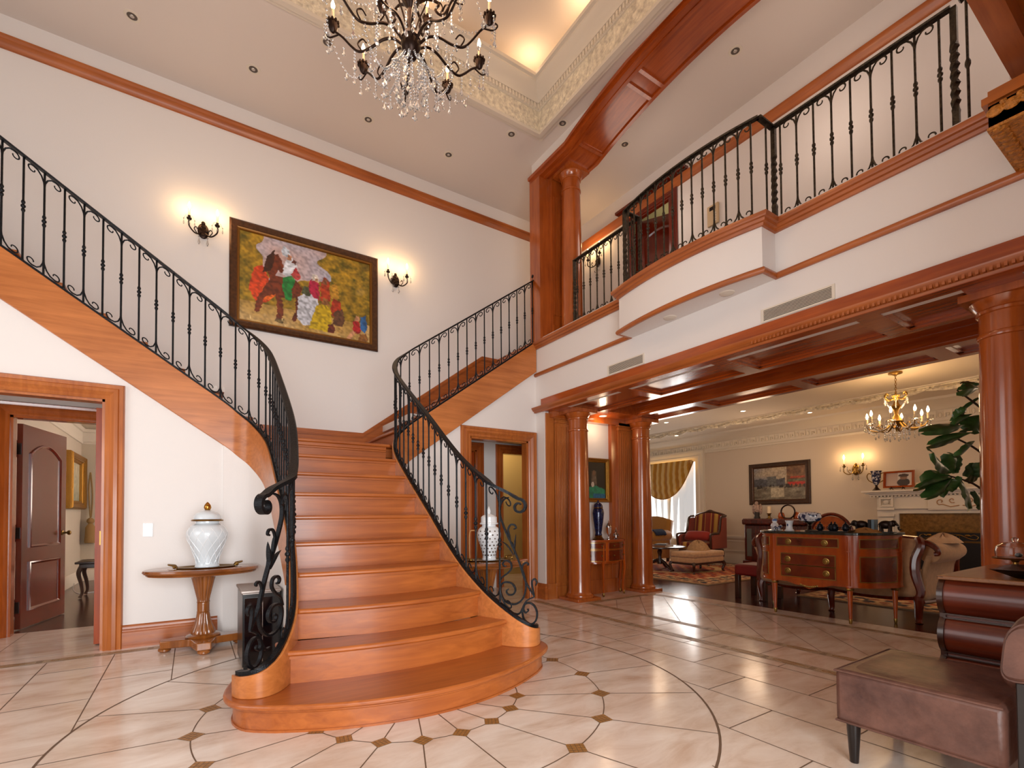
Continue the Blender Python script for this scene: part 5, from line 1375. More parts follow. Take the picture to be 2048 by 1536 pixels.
lump('blanket', 'folded beige knitted blanket in a heap on the cream ottoman', (8.08, 5.86, .40), .23, .20, .17, mat('beige_knit', hx('b08c66'), .95, bump=1., bscale=45, var=.2, vscale=30), 'blanket', 2)
# tilt-top table, books, yellow chair
t = thing('tilt_top_table', 'low round dark table on a three-legged pedestal, half hidden by the far wooden column', 'table', (7.66, 6.44, .012))
b = B(); b.lathe([(.46, .435), (.485, .445), (.485, .46), (.47, .465)], (7.66, 6.44, 0), 48); b.obj('tabletop', DW, t)
b = B(); b.lathe([(.05, .12), (.055, .18), (.03, .24), (.035, .3), (.05, .36), (.03, .40), (.06, .435)], (7.66, 6.44, 0), 16); b.obj('pedestal', DW, t)
for k in range(3):
    a = .35+2*PI*k/3; b = B(); b.tube(catmull([(7.66+.03*cos(a), 6.44+.03*sin(a), .2), (7.66+.13*cos(a), 6.44+.13*sin(a), .16), (7.66+.28*cos(a), 6.44+.28*sin(a), .055), (7.66+.38*cos(a), 6.44+.38*sin(a), .028)], 5), lambda q: .03-.012*q, 8); b.obj('leg', DW, t)
def book(label, x, y, z, w, d, h, col, rz):
    t = thing('book', label, 'book', (x, y, z), rz, 'books on the low round table')
    M = wm(t)
    b = B(); b.T = M; b.box(-w/2, -d/2, 0, w/2, d/2, .004); b.box(-w/2, -d/2, h-.004, w/2, d/2, h); b.box(-w/2-.003, -d/2, 0, -w/2, d/2, h); b.obj('cover', mat('book_cover', hx(col), .6), t)
    b = B(); b.T = M; b.box(-w/2+.002, -d/2+.006, .004, w/2-.006, d/2-.006, h-.004); b.obj('pages', TRIMW, t)
book('tan-covered book, lower of two on the low round table', 7.60, 6.30, .465, .34, .26, .03, '8a5a3a', .2)
book('blue-grey book lying on top of the tan one on low round table', 7.58, 6.32, .495, .28, .21, .025, '5a5a62', .5)
YEL = mat('gold_velvet', hx('a06a1c'), .75, sheen=.5, bump=.3, bscale=12)
t = thing('armchair', 'gold upholstered armchair with a rolled arm, behind the low round table by the window', 'armchair', (8.75, 7.75, .012))
b = B(); b.box(8.42, 7.4, .2, 9.15, 8.2, .45); b.obj('seat', YEL, t, bev=.05)
b = B(); b.grid(lambda u, v: (9.08+.12*v, 7.38+.85*u, .4+.55*v+.08*sin(PI*u)*v), 10, 8); b.obj('backrest', YEL, t, solid=.14)
for y in (7.40, 8.22):
    b = B(); b.lathe([(.02, 8.36), (.11, 8.38), (.125, 8.42), (.125, 9.05), (.11, 9.1)], (0, y, .60), 20, ax='x'); b.box(8.44, y-.07, .1, 9.05, y+.07, .58); b.obj('arm', YEL, t)
for x, y in ((8.46, 7.42), (9.1, 7.42), (8.46, 8.18), (9.1, 8.18)): B().box(x-.025, y-.025, .012, x+.025, y+.025, .22).obj('leg', DW, t)
b = B(); b.grid(lambda u, v: (8.50+.35*u, 7.40+.16*cos(PI*(.05+.9*v)), .60+.145*sin(PI*(.05+.9*v))+.006*sin(u*20)), 10, 14); tag(b.obj('throw_blanket', mat('navy_cloth', hx('18223e'), .9), solid=.012), 'navy blue cloth draped over the rolled arm of the gold armchair', 'throw')
# red stool
t = thing('stool', 'square red upholstered stool standing on the dark floorboards next to the inlaid sideboard', 'stool', (6.14, 3.57, 0))
b = B(); b.box(5.93, 3.36, .29, 6.36, 3.78, .435); b.obj('seat', mat('red_leather', hx('70140e'), .5), t, bev=.03)
for x, y in ((5.965, 3.395), (6.325, 3.395), (5.965, 3.745), (6.325, 3.745)):
    b = B(); b.prism([(x-.028, y-.028), (x+.028, y-.028), (x+.028, y+.028), (x-.028, y+.028)], 0, .30, 'z'); b.obj('leg', DW, t, bev=.003)

# ---- demilune sideboard
XB, XF, YA, YB, YM = 5.84, 5.37, 2.92, 2.24, .31
def sbout(off=0., n=12):
    P = [(XB-(XB-XF+off)*sin(PI/2*i/n), YA+(YM+off)*cos(PI/2*i/n)) for i in range(n+1)]
    P += [(XB-(XB-XF+off)*cos(PI/2*i/n), YB-(YM+off)*sin(PI/2*i/n)) for i in range(n+1)]
    return P
sb = thing('sideboard', 'bow-ended inlaid sideboard with a dark marble top standing on the floor edge before the sofa', 'sideboard', (5.6, 2.58, 0))
b = B(); b.prism(sbout(), .36, .865, 'z'); b.obj('body', KING, sb)
b = B(); b.prism(sbout(.028), .868, .895, 'z'); b.obj('marble_top', MARB, sb, bev=.006)
b = B(); pth = sbout(.0)
for z0, z1 in ((.855, .868), (.702, .712), (.36, .372)): b.sweep([(-.008, z0), (-.008, z1), (.01, z1), (.01, z0)], pth, f3)
b.obj('molding', KING, sb)
def sbpart(i0, i1, t0, t1, off):
    P = sbout(off, 24)
    n = len(P); a, c = i0, i1
    return P[a:c]
def spanel(name, pts, z0, z1, m, knobs=()):
    b = B(); b.sweep([(-.005, z0), (-.005, z1), (.006, z1), (.006, z0)], pts, f3); o = b.obj(name, m, sb)
    b = B(); e = .008
    for q0, q1 in ((z0-e, z0), (z1, z1+e)): b.sweep([(-.007, q0), (-.007, q1), (.004, q1), (.004, q0)], pts, f3)
    for p, q in ((pts[0], pts[1]), (pts[-1], pts[-2])):
        d = V((q[0]-p[0], q[1]-p[1])).normalized()*-e; b.sweep([(-.007, z0-e), (-.007, z1+e), (.004, z1+e), (.004, z0-e)], [(p[0], p[1]), (p[0]+d.x, p[1]+d.y)], f3)
    b.obj('brass_edging', BRL, o)
    for (x, y, z) in knobs:
        b = B(); b.lathe([(.006, 0), (.030, -.002), (.032, -.006), (.018, -.010), (.008, -.012)], (x-.005, y, z), 18, ax='x'); b.tube([(x-.016, y+.022*cos(q), z-.004+.022*sin(q)) for q in [2*PI*i/20 for i in range(20)]], .004, 6, closed=True); b.obj('ring_pull', BRL, o)
    return o
fr = lambda y0, y1: [(XF, y0), (XF, y1)]
spanel('drawer', fr(2.90, 2.30), .745, .825, INL, ((XF, 2.78, .785), (XF, 2.42, .785)))
spanel('drawer', fr(2.86, 2.33), .545, .655, INL, ((XF, 2.79, .60), (XF, 2.41, .60)))
spanel('drawer', fr(2.86, 2.33), .42, .535, INL, ((XF, 2.79, .475), (XF, 2.41, .475)))
S24 = sbout(0, 24)
spanel('drawer', S24[4:21], .745, .825, INL); spanel('door', S24[4:20], .42, .655, INL)
spanel('drawer', S24[31:47], .745, .825, INL); spanel('door', S24[31:46], .42, .655, INL)
b = B(); b.prism([(2.80, .36), (2.36, .36), (2.44, .335), (2.50, .33), (2.58, .30), (2.66, .33), (2.72, .335)], XF-.004, XF+.02, 'x'); b.obj('apron_mount', KING, sb)
b = B()
for k in range(9): b.sph((XF-.008, 2.50+.02*k, .338+.014*sin(PI*k/8)*(-1)), (.006, .012, .012), 6, 5)
b.obj('bronze_mount', BRL, sb)
for x, y in ((5.40, 2.95), (5.40, 2.215), (5.79, 3.18), (5.79, 1.98)):
    b = B(); b.lathe([(.014, .045), (.026, .33), (.034, .335), (.03, .345), (.034, .365), (.03, .86)], (x, y, 0), 12); b.obj('leg', KING, sb)
    b = B(); b.lathe([(.010, 0), (.014, .012), (.017, .045), (.014, .05)], (x, y, 0), 12); b.lathe([(.030, .325), (.037, .335), (.032, .347)], (x, y, 0), 12); b.obj('brass_collar', BRL, sb)

# ---- things on the sideboard
BW = mat('blue_white_porcelain', hx('c9ccd6'), .15, coat=.5)
def bw_mat(name, sc, thr=.5):
    m, nt, b = nodes(name); N, L = nt.nodes.new, nt.links.new
    tc = N('ShaderNodeTexCoord'); n = N('ShaderNodeTexNoise'); n.inputs['Scale'].default_value = sc; n.inputs['Detail'].default_value = 3; L(tc.outputs['Object'], n.inputs['Vector'])
    r = N('ShaderNodeValToRGB'); r.color_ramp.interpolation = 'EASE'; e = r.color_ramp.elements; e[0].position = thr-.04; e[0].color = (*hx('262f4e'), 1); e[1].position = thr+.05; e[1].color = (*hx('cfcdd0'), 1)
    L(n.outputs['Fac'], r.inputs['Fac']); L(r.outputs['Color'], b.inputs['Base Color']); b.inputs['Roughness'].default_value = .15; b.inputs['Coat Weight'].default_value = .5
    return m
BWP = bw_mat('willow_pattern', 26); BWP2 = bw_mat('willow_pattern_fine', 40, .42)
zt = .895
t = thing('figurine', 'white porcelain figurine with a blue hat at the end of the marble sideboard top', 'figurine', (5.60, 3.05, zt))
b = B(); b.lathe([(.075, 0), (.08, .006), (.05, .012)], (5.60, 3.05, zt), 24); b.obj('saucer', PORC, t)
b = B(); b.lathe([(.03, .012), (.042, .03), (.04, .06), (.03, .08), (.022, .088)], (5.60, 3.05, zt), 18); b.obj('body', bw_mat('red_white_porcelain', 30, .35), t)
b = B(); b.sph((5.60, 3.05, zt+.10), .024, 12, 8); b.obj('head', PORC, t)
b = B(); b.lathe([(.03, .108), (.028, .115), (.02, .13), (.002, .136)], (5.60, 3.05, zt), 16); b.obj('hat', mat('pale_blue_glaze', hx('5a78a8'), .2), t)
t = thing('figurine', 'tiny black and white cow figurine between the figurine in the hat and the white vase', 'figurine', (5.50, 2.97, zt))
b = B(); b.sph((5.50, 2.97, zt+.035), (.022, .04, .022), 12, 8); b.sph((5.50, 2.93, zt+.05), (.014, .018, .016), 10, 8)
for dx in (-.012, .012):
    for dy in (-.022, .022): b.lathe([(.006, zt), (.007, zt+.03)], (5.50+dx, 2.97+dy, 0), 8)
b.obj('body', bw_mat('black_white_glaze', 60, .5), t)
t = thing('vase', 'small white flared vase standing on the marble top near the pedestal bowl', 'vase', (5.55, 2.86, zt))
b = B(); b.lathe([(.045, 0), (.048, .006), (.034, .02), (.03, .05), (.034, .085), (.045, .112), (.042, .113), (.03, .085)], (5.55, 2.86, zt), 24); b.obj('body', PORC, t)
b = B(); b.sph((5.513, 2.862, zt+.065), (.004, .008, .014), 8, 6); b.obj('blue_mark', mat('cobalt', hx('2a3566'), .3), t)
t = thing('pedestal_bowl', 'oval blue and white bowl on a dark bronze pedestal stand on the marble sideboard top', 'bowl', (5.62, 2.68, zt))
b = B(); b.lathe([(.05, 0), (.05, .008), (.025, .016), (.014, .035), (.02, .05), (.012, .07), (.035, .09), (.05, .096)], (5.62, 2.68, zt), 18); b.obj('stand', DKMET, t)
b = B(); b.lathe([(.03, .094), (.06, .11), (.072, .145), (.066, .178), (.058, .185), (.062, .175), (.062, .15), (.05, .118)], (5.62, 2.68, zt), 32, 1, 1.7); b.obj('bowl', BWP, t)
b = B(); b.lathe([(.066, .178), (.064, .19), (.045, .205), (.002, .21)], (5.62, 2.68, zt), 32, 1, 1.7); b.obj('lid', BWP2, t)
t = thing('serving_tray', 'thin black tray under the row of small lidded pots', 'tray', (5.52, 2.42, zt))
b = B(); b.box(5.44, 2.24, zt, 5.60, 2.60, zt+.010); b.box(5.43, 2.23, zt+.008, 5.61, 2.24, zt+.018); b.box(5.43, 2.60, zt+.008, 5.61, 2.61, zt+.018); b.obj('plate', BLACK, t)
for (y, x), l in zip(((2.52, 5.50), (2.425, 5.53), (2.375, 5.49), (2.285, 5.51)), ('dark lidded pot with bead trim nearest the pedestal bowl', 'dark lidded pot with bead trim, back one of the pair amid the tray', 'dark lidded pot with bead trim, front one of the pair amid the tray', 'dark lidded pot with bead trim at the tray end nearest the elephants')):
    t = thing('lidded_pot', l, 'pot', (x, y, zt+.010), 0, 'small lidded pots on the black tray')
    PT = mat('pewter_blue', hx('20232c'), .25, .6, var=.6, vscale=80)
    b = B(); b.lathe([(.02, 0), (.03, .01), (.033, .03), (.028, .048), (.022, .052)], (x, y, zt+.010), 16); b.obj('body', PT, t)
    b = B(); b.lathe([(.028, .05), (.026, .062), (.012, .075), (.006, .078), (.008, .086), (.002, .094)], (x, y, zt+.010), 14); b.obj('lid', PT, t)
    for sg in (-1, 1):
        b = B(); b.tube([(x, y+sg*.03, zt+.05), (x, y+sg*.045, zt+.048), (x, y+sg*.042, zt+.03), (x, y+sg*.03, zt+.025)], .004, 6); b.obj('handle', PT, t)
lump('cloth', 'crumpled tan cloth lying on the marble top in front of the elephants', (5.60, 2.15, zt), .06, .15, .03, mat('tan_cloth', hx('a8743c'), .9), 'cloth', 4)
ELE = mat('bronze_elephant', hx('2a1d16'), .35, .5, var=.5, vscale=40)
def elephant(label, x, y, z, face):
    t = thing('elephant_bookend', label, 'bookend', (x, y, z), 0, 'elephant bookends'); f = face
    b = B(); b.sph((x, y, z+.075), (.036, .058, .042), 16, 10); b.sph((x, y+f*.062, z+.088), (.026, .03, .032), 14, 10)
    for dy in (-.036, .036):
        for dx in (-.017, .017): b.lathe([(.014, 0), (.013, .012), (.011, .035), (.015, .065)], (x+dx, y+dy, z), 10)
    b.tube(catmull([(x, y+f*.085, z+.085), (x, y+f*.102, z+.06), (x, y+f*.104, z+.035), (x, y+f*.115, z+.025), (x, y+f*.125, z+.035)], 5), lambda q: .012-.007*q, 8)
    b.tube([(x, y-f*.055, z+.085), (x, y-f*.066, z+.07), (x, y-f*.066, z+.05)], .003, 5); b.obj('body', ELE, t)
    for sg in (-1, 1):
        b = B(); b.sph((x+sg*.028, y+f*.048, z+.085), (.006, .022, .028), 12, 8); b.obj('ear', ELE, t)
        b = B(); b.tube([(x+sg*.013, y+f*.085, z+.066), (x+sg*.016, y+f*.10, z+.058), (x+sg*.016, y+f*.112, z+.062)], lambda q: .004-.0025*q, 6); b.obj('tusk', TRIMW, t)
    b = B(); b.box(x-.04, y-.075, z-.0, x+.04, y+.075, z+.006); b.obj('base', BLACK, t)
elephant('dark bronze elephant bookend facing the small lidded pots', 5.65, 2.20, zt, 1)
elephant('dark bronze elephant bookend facing the cream sofa arm', 5.65, 1.995, zt, -1)
for y, l, c in ((2.115, 'black slim book held between the two elephant bookends, nearer the pots', '14110f'), (2.085, 'pale blue slim book held between the two elephant bookends', '6f8796')):
    t = thing('book', l, 'book', (5.65, y, zt)); b = B(); b.box(5.60, y-.012, zt, 5.69, y+.012, zt+.125); b.obj('cover', mat('slim_cover', hx(c), .5), t); b = B(); b.box(5.602, y-.009, zt+.003, 5.692, y+.009, zt+.122); b.obj('pages', TRIMW, t)

# ---- cream sofa seen from behind
SW = wood('sofa_frame_wood', hx('3c0d05'), hx('7a2a10'), 'z', .2, .6)
so = thing('sofa', 'cream sofa with carved dark red frame and rolled arms, its back to the inlaid sideboard', 'sofa', (6.4, 2.63, .0))
Y0, Y1 = 1.85, 3.42
def sback(u, v):
    y = Y0+(Y1-Y0)*u; z = .27-.06*sin(PI*u)*(1-v)*0+.54*v+.05*sin(PI*u)*v-.05*sin(2*PI*abs(u-.5))*(1-v)*.6
    return (5.97-.05*sin(PI*v)+.04*v, y, z)
b = B(); b.grid(sback, 24, 12); b.obj('back_cushion', CREAM, so, solid=.08)
b = B(); b.tube([sback(i/30, 1.02) for i in range(31)], .028, 8); b.obj('top_rail', SW, so)
b = B(); b.tube([tuple(V(sback(i/30, 0))+V((0, 0, -.015))) for i in range(31)], .03, 8); b.obj('bottom_rail', SW, so)
b = B(); b.box(6.02, Y0+.05, .30, 6.75, Y1-.05, .46); b.obj('seat_cushion', CREAM, so, bev=.04)
for y, sg in ((Y0, -1), (Y1, 1)):
    b = B(); b.tube(catmull([(6.0, y+sg*.0, .83), (5.96, y+sg*.03, .76), (5.94, y-sg*.01, .62), (5.93, y-sg*.01, .48), (5.95, y+sg*.02, .32), (5.95, y+sg*.01, .26)], 6), lambda q: .034+.012*sin(PI*q), 9)
    b.tube(catmull([(5.98, y, .80), (6.0, y+sg*.07, .79), (6.02, y+sg*.13, .74), (6.04, y+sg*.14, .69), (6.03, y+sg*.11, .68)], 5), lambda q: .03-.01*q, 8); b.obj('back_post', SW, so)
    b = B(); b.lathe([(.01, 6.04), (.085, 6.06), (.10, 6.10), (.10, 6.7), (.08, 6.85), (.04, 6.95), (.01, 6.97)], (0, y+sg*.07, .68), 20, ax='x'); b.obj('arm_roll', CREAM, so)
    b = B(); b.grid(lambda u, v: (5.98+.85*u, y+sg*(.03+.05*v-.03*sin(PI*v)), .22+.44*v), 10, 8); b.obj('side_panel', CREAM, so, solid=.03)
    b = B(); b.tube([(5.96+.87*q/10, y+sg*.03, .21-.02*sin(PI*q/10)) for q in range(11)], .026, 8); b.obj('side_rail', SW, so)
    b = B(); b.tube(catmull([(6.85, y+sg*.03, .2), (6.88, y+sg*.05, .4), (6.84, y+sg*.06, .55), (6.88, y+sg*.07, .68)], 5), .03, 8); b.obj('front_post', SW, so)
    for x, sx, fl in ((5.96, -1, 0.), (6.83, 1, .012)): cabriole(x, y, fl, .26-fl, sx*.6, sg*.4, .045).obj('leg', SW, so)
cabriole(5.99, 2.64, 0., .22, -.6, 0, .04).obj('leg', SW, so)
lump('throw_pillow', 'soft cream cushion lying on top of the rolled sofa arm nearest the chest', (6.5, 1.80, .775), .30, .13, .08, CREAM, 'cushion', 6)

# ---- wide dark cabinet under the street painting
t = thing('cabinet', 'wide dark red cabinet with rounded top against the wall under the street painting', 'cabinet', (9.75, 5.2, 0))
b = B(); b.box(9.52, 4.60, .12, 9.96, 5.82, .86); b.obj('body', DKR, t, bev=.02)
b = B(); pl = [(9.96, 4.56), (9.50, 4.56), (9.46, 4.60), (9.46, 5.82), (9.50, 5.86), (9.96, 5.86)]; b.prism(pl, .86, .985, 'z'); b.obj('rounded_top', DKR, t, bev=.045)
b = B(); b.box(9.49, 4.57, .02, 9.96, 5.85, .13); b.obj('plinth', DKR, t, bev=.015)
for x, y in ((9.53, 4.61), (9.53, 5.81), (9.92, 4.61), (9.92, 5.81)): B().box(x-.03, y-.03, 0, x+.03, y+.03, .03).obj('foot', DKR, t)
for k in range(4):
    b = B(); b.box(9.508, 4.75, .17+.17*k, 9.522, 5.62, .325+.17*k); o = b.obj('drawer', DKR, t, bev=.004)
    for y in (4.95, 5.42): b = B(); b.sph((9.50, y, .25+.17*k), .016, 10, 8); b.obj('knob', DKMET, o)
b = B(); b.box(9.512, 5.66, .22, 9.522, 5.76, .78); b.obj('glass_panel', mat('grey_glass', hx('5c5f5c'), .12), t)
zc = .985
t = thing('eagle_figurine', 'pale mottled bird figurine with spread feathers on the dark cabinet under the street painting', 'figurine', (9.66, 5.62, zc))
b = B(); b.lathe([(.06, 0), (.062, .02), (.045, .05), (.05, .1), (.04, .14)], (9.66, 5.62, zc), 12); b.obj('perch', mat('dark_stone', hx('2b2320'), .6), t)
b = B(); b.sph((9.66, 5.62, zc+.20), (.06, .07, .10), 14, 10); b.sph((9.65, 5.62, zc+.31), (.035, .035, .04), 12, 8)
for sg in (-1, 1): b.sph((9.67, 5.62+sg*.07, zc+.19), (.03, .035, .11), 10, 8)
b.lathe([(.015, 0), (.002, .03)], (9.60, 5.62, zc+.30), 8); b.obj('body', mat('mottled_feathers', hx('a08678'), .6, var=.6, vscale=40), t)
t = thing('candlestick', 'cream pillar candle on a short brass holder on the dark cabinet', 'candle', (9.66, 5.37, zc))
b = B(); b.lathe([(.05, 0), (.05, .01), (.025, .02), (.02, .05), (.04, .06), (.02, .07), (.045, .1), (.05, .105)], (9.66, 5.37, zc), 16); b.obj('holder', BRASS, t)
b = B(); b.lathe([(.036, .105), (.036, .24), (.03, .243)], (9.66, 5.37, zc), 16); b.obj('candle', CANDLE, t)
t = thing('ring_sculpture', 'dark ring sculpture standing on the dark cabinet behind the blue and white bowl', 'sculpture', (9.62, 4.98, zc))
b = B(); b.tube([(9.62, 4.98+.13*cos(q), zc+.13+.13*sin(q)) for q in [2*PI*i/32 for i in range(32)]], .014, 8, closed=True); b.lathe([(.02, .255), (.008, .28), (.002, .30)], (9.62, 4.98, zc), 8); b.obj('ring', DKMET, t)
b = B(); b.lathe([(.06, 0), (.06, .012), (.02, .02)], (9.62, 4.98, zc), 16); b.obj('base', DKMET, t)
for y, l in ((5.15, 'round orange-brown box beside the candle on the dark cabinet'), (4.86, 'round orange-brown box inside the far side of the ring sculpture')):
    t = thing('round_box', l, 'box', (9.70, y, zc)); b = B(); b.lathe([(.05, 0), (.062, .03), (.06, .07), (.05, .09)], (9.70, y, zc), 16); b.obj('body', KING, t); b = B(); b.lathe([(.052, .088), (.045, .11), (.01, .125), (.006, .135)], (9.70, y, zc), 16); b.obj('lid', KING, t)
# ---- fan-backed chair
t = thing('chair', 'chair with a rounded inlaid orange back and dark rim, showing behind the sideboard pots', 'chair', (8.2, 3.60, .0), PI)
fan = lambda r, q: (8.2, 3.60+.30*r*cos(q), .70+.37*r*sin(q))
b = B(); P = [(3.60+.28*cos(PI*i/20), .70+.34*sin(PI*i/20)) for i in range(21)]; b.prism(P, 8.19, 8.22, 'x'); b.obj('back_panel', mat('orange_inlay', hx('a8521a'), .3, coat=.4, var=.25, vscale=12), t)
b = B(); b.tube([fan(1, PI*i/24) for i in range(25)], .026, 8); b.tube([(8.2, 3.30, .70), (8.2, 3.90, .70)], .022, 8); b.obj('back_rim', SW, t)
b = B(); b.box(8.22, 3.32, .40, 8.68, 3.88, .47); b.obj('seat', CREAM, t, bev=.02)
for x, y in ((8.2, 3.31), (8.2, 3.89), (8.64, 3.34), (8.64, 3.86)): B().box(x-.02, y-.02, .0, x+.02, y+.02, .70 if x < 8.3 else .41).obj('leg', SW, t)

# ---- fireplace
fp = thing('fireplace', 'cream fireplace mantel with carved pilasters around a tan marble hearth surround', 'fireplace', (9.8, 2.45, 0))
b = B(); b.box(9.56, 1.18, 1.425, 9.99, 3.72, 1.458); b.box(9.60, 1.22, 1.40, 9.99, 3.68, 1.427); b.box(9.64, 1.27, 1.37, 9.99, 3.63, 1.402)
y = 1.3
while y < 3.6: b.box(9.655, y, 1.345, 9.69, y+.025, 1.372); y += .05
b.obj('mantel_shelf', TRIMW, fp, bev=.004)
b = walls(B(), 'x', 9.70, 9.99, 1.36, 3.54, 0, 1.372, [(1.66, 3.24, 0, 1.07)]); b.obj('surround', TRIMW, fp)
b = B()
for y0, y1 in ((1.40, 1.60), (3.30, 3.50)):
    walls(b, 'x', 9.66, 9.70, y0, y1, 1.18, 1.34, [(y0+.03, y1-.03, 1.21, 1.31)]); b.box(9.64, y0-.02, 1.13, 9.72, y1+.02, 1.17); b.box(9.66, y0, .12, 9.70, y1, 1.0); b.box(9.63, y0-.03, 0, 9.72, y1+.03, .12); b.box(9.65, y0-.015, 1.02, 9.72, y1+.015, 1.06)
    b.sph((9.665, (y0+y1)/2, 1.26), (.012, .04, .035), 10, 8)
b.box(9.66, 1.36, 1.145, 9.71, 3.54, 1.165); b.obj('pilaster_block', TRIMW, fp, bev=.003)
b = B(); b.box(9.665, 2.05, 1.12, 9.70, 2.85, 1.345); b.obj('plaque', TRIMW, fp, bev=.006)
b = B()
for sg in (-1, 1):
    b.tube([(9.66, 2.45+sg*(.02+q[0]), 1.24+q[1]) for q in [(.0, -.05), (.1, -.07), (.2, -.03)]+spiral((.22, .01), .05, .012, -1.2, 4.2, 16)], .008, 6); b.tube([(9.66, 2.45+sg*(.05+q[0]), 1.25+q[1]) for q in spiral((.05, .02), .045, .01, -2.2, 3.4, 14)], .007, 6)
b.obj('carved_scrolls', mat('carved_ivory', hx('b98f66'), .55), fp)
b = walls(B(), 'x', 9.74, 9.80, 1.66, 3.24, 0, 1.07, [(1.98, 2.92, 0, .74)]); b.obj('marble_surround', mat('tan_marble', hx('7e5a2a'), .2, coat=.3, var=.35, vscale=26), fp)
b = B(); b.box(9.98, 1.9, 0, 9.995, 3.0, .8); b.box(9.80, 1.96, 0, 9.98, 1.98, .76); b.box(9.80, 2.92, 0, 9.98, 2.94, .76); b.box(9.80, 1.96, .74, 9.98, 2.94, .76); b.obj('firebox', BLACK, fp)
b = B(); b.box(9.25, 1.5, .0, 9.74, 3.4, .035); b.obj('hearth_slab', mat('hearth_marble', hx('6e4a24'), .25, coat=.3, var=.3, vscale=20), fp)
fs = thing('fireplace_screen', 'black fireplace screen with brass frame and scrolled top panel in front of the hearth', 'fire screen', (9.36, 2.53, .035))
b = walls(B(), 'x', 9.35, 9.375, 2.14, 2.92, .05, .80, [(2.16, 2.90, .07, .64), (2.16, 2.90, .665, .785)]); b.obj('frame', mat('dull_brass', hx('6e5026'), .35, .8), fs)
b = B(); b.box(9.358, 2.15, .06, 9.364, 2.91, .79); b.obj('mesh_panel', mat('black_mesh', hx('09090b'), .5), fs)
b = B(); b.tube([(9.35, 2.53+.035*cos(q), .725+.035*sin(q)) for q in [2*PI*i/20 for i in range(20)]], .006, 6, closed=True)
for sg in (-1, 1):
    b.tube([(9.35, 2.53+sg*(.04+q[0]), .725+q[1]) for q in spiral((.07, 0), .035, .014, PI, PI+6.5, 18)], .005, 6); b.tube(catmull([(9.35, 2.53+sg*.04, .755), (9.35, 2.53+sg*.14, .75), (9.35, 2.53+sg*.24, .70), (9.35, 2.53+sg*.31, .69), (9.35, 2.53+sg*.335, .725), (9.35, 2.53+sg*.29, .755), (9.35, 2.53+sg*.25, .735)], 5), .005, 6); b.sph((9.35, 2.53+sg*.22, .745), (.006, .03, .016), 8, 6)
b.obj('scrollwork', BRASS, fs)
for y in (2.18, 2.88): B().box(9.28, y-.015, .035, 9.44, y+.015, .055).obj('foot', BRASS, fs)
zm = 1.458
t = thing('trophy_vase', 'dark two-handled cup-shaped vase at the near end of the mantel shelf', 'vase', (9.72, 3.55, zm))
b = B(); b.lathe([(.06, 0), (.062, .012), (.05, .02), (.02, .06), (.016, .09), (.03, .10)], (9.72, 3.55, zm), 20, cap=True); b.obj('foot', DKMET, t)
b = B(); b.lathe([(.028, .10), (.05, .14), (.066, .20), (.068, .30), (.085, .335), (.08, .338), (.06, .30)], (9.72, 3.55, zm), 24); b.obj('cup', bw_mat('dark_floral_glaze', 30, .56), t)
for sg in (-1, 1):
    b = B(); b.tube(catmull([(9.72, 3.55+sg*.065, zm+.28), (9.72, 3.55+sg*.11, zm+.30), (9.72, 3.55+sg*.135, zm+.25), (9.72, 3.55+sg*.11, zm+.18), (9.72, 3.55+sg*.05, zm+.14)], 5), .008, 7); b.obj('handle', BRASS, t)
framed('photo_frame', 'wood-framed photograph propped on a small stand on the mantel shelf', 'photo frame', lambda u, v, q: (9.70-q+v*.12, 3.44-u, zm+.035+v), .42, .28, .035, KING, KING, 44, 30, photo_scene, (9.72, 3.24, zm))
t = thing('display_stand', 'little dark display stand holding up the framed photograph on the mantel', 'stand', (9.68, 3.24, zm))
b = B(); b.tube([(9.655, 3.13, zm+.03), (9.655, 3.35, zm+.03)], .006, 6)
for y in (3.16, 3.32): b.tube([(9.76, y, zm+.005), (9.66, y, zm+.032), (9.645, y, zm+.05)], .006, 6); b.tube([(9.655, y, zm+.03), (9.65, y+.015, zm+.003)], .006, 6)
b.obj('rails', DKMET, t)
t = thing('candle', 'short cream candle on the mantel shelf beside the fig leaves', 'candle', (9.72, 2.98, zm)); b = B(); b.lathe([(.04, 0), (.042, .02), (.04, .10), (.035, .105)], (9.72, 2.98, zm), 16); b.obj('wax', CANDLE, t); b = B(); b.tube([(9.72, 2.98, zm+.10), (9.723, 2.98, zm+.118)], .002, 5); b.obj('wick', BLACK, t)

# ---- crystal chandelier of the living room
c2 = thing('chandelier', 'gilt crystal chandelier with lit candles hanging in the living room before the mantel', 'chandelier', (7.52, 2.51, 2.6))
gx, gy = 7.52, 2.51
b = B(); b.lathe([(.075, 2.86), (.075, 2.88)], (gx, gy, 0), 20); b.lathe([(.02, 2.84), (.07, 2.865)], (gx, gy, 0), 20)
for k in range(9): b.tube([(gx+(.010*cos(q) if k % 2 else 0), gy+(0 if k % 2 else .010*cos(q)), 2.84-.028*k+.018*sin(q)) for q in [2*PI*i/12 for i in range(12)]], .003, 5, closed=True)
b.obj('chain', BRASS, c2)
b = B(); b.lathe([(.012, 2.60), (.05, 2.58), (.035, 2.55), (.02, 2.52), (.03, 2.48), (.06, 2.44), (.03, 2.40), (.02, 2.34), (.05, 2.29), (.075, 2.25), (.05, 2.20), (.015, 2.16), (.01, 2.12)], (gx, gy, 0), 18); b.obj('stem', BRASS, c2)
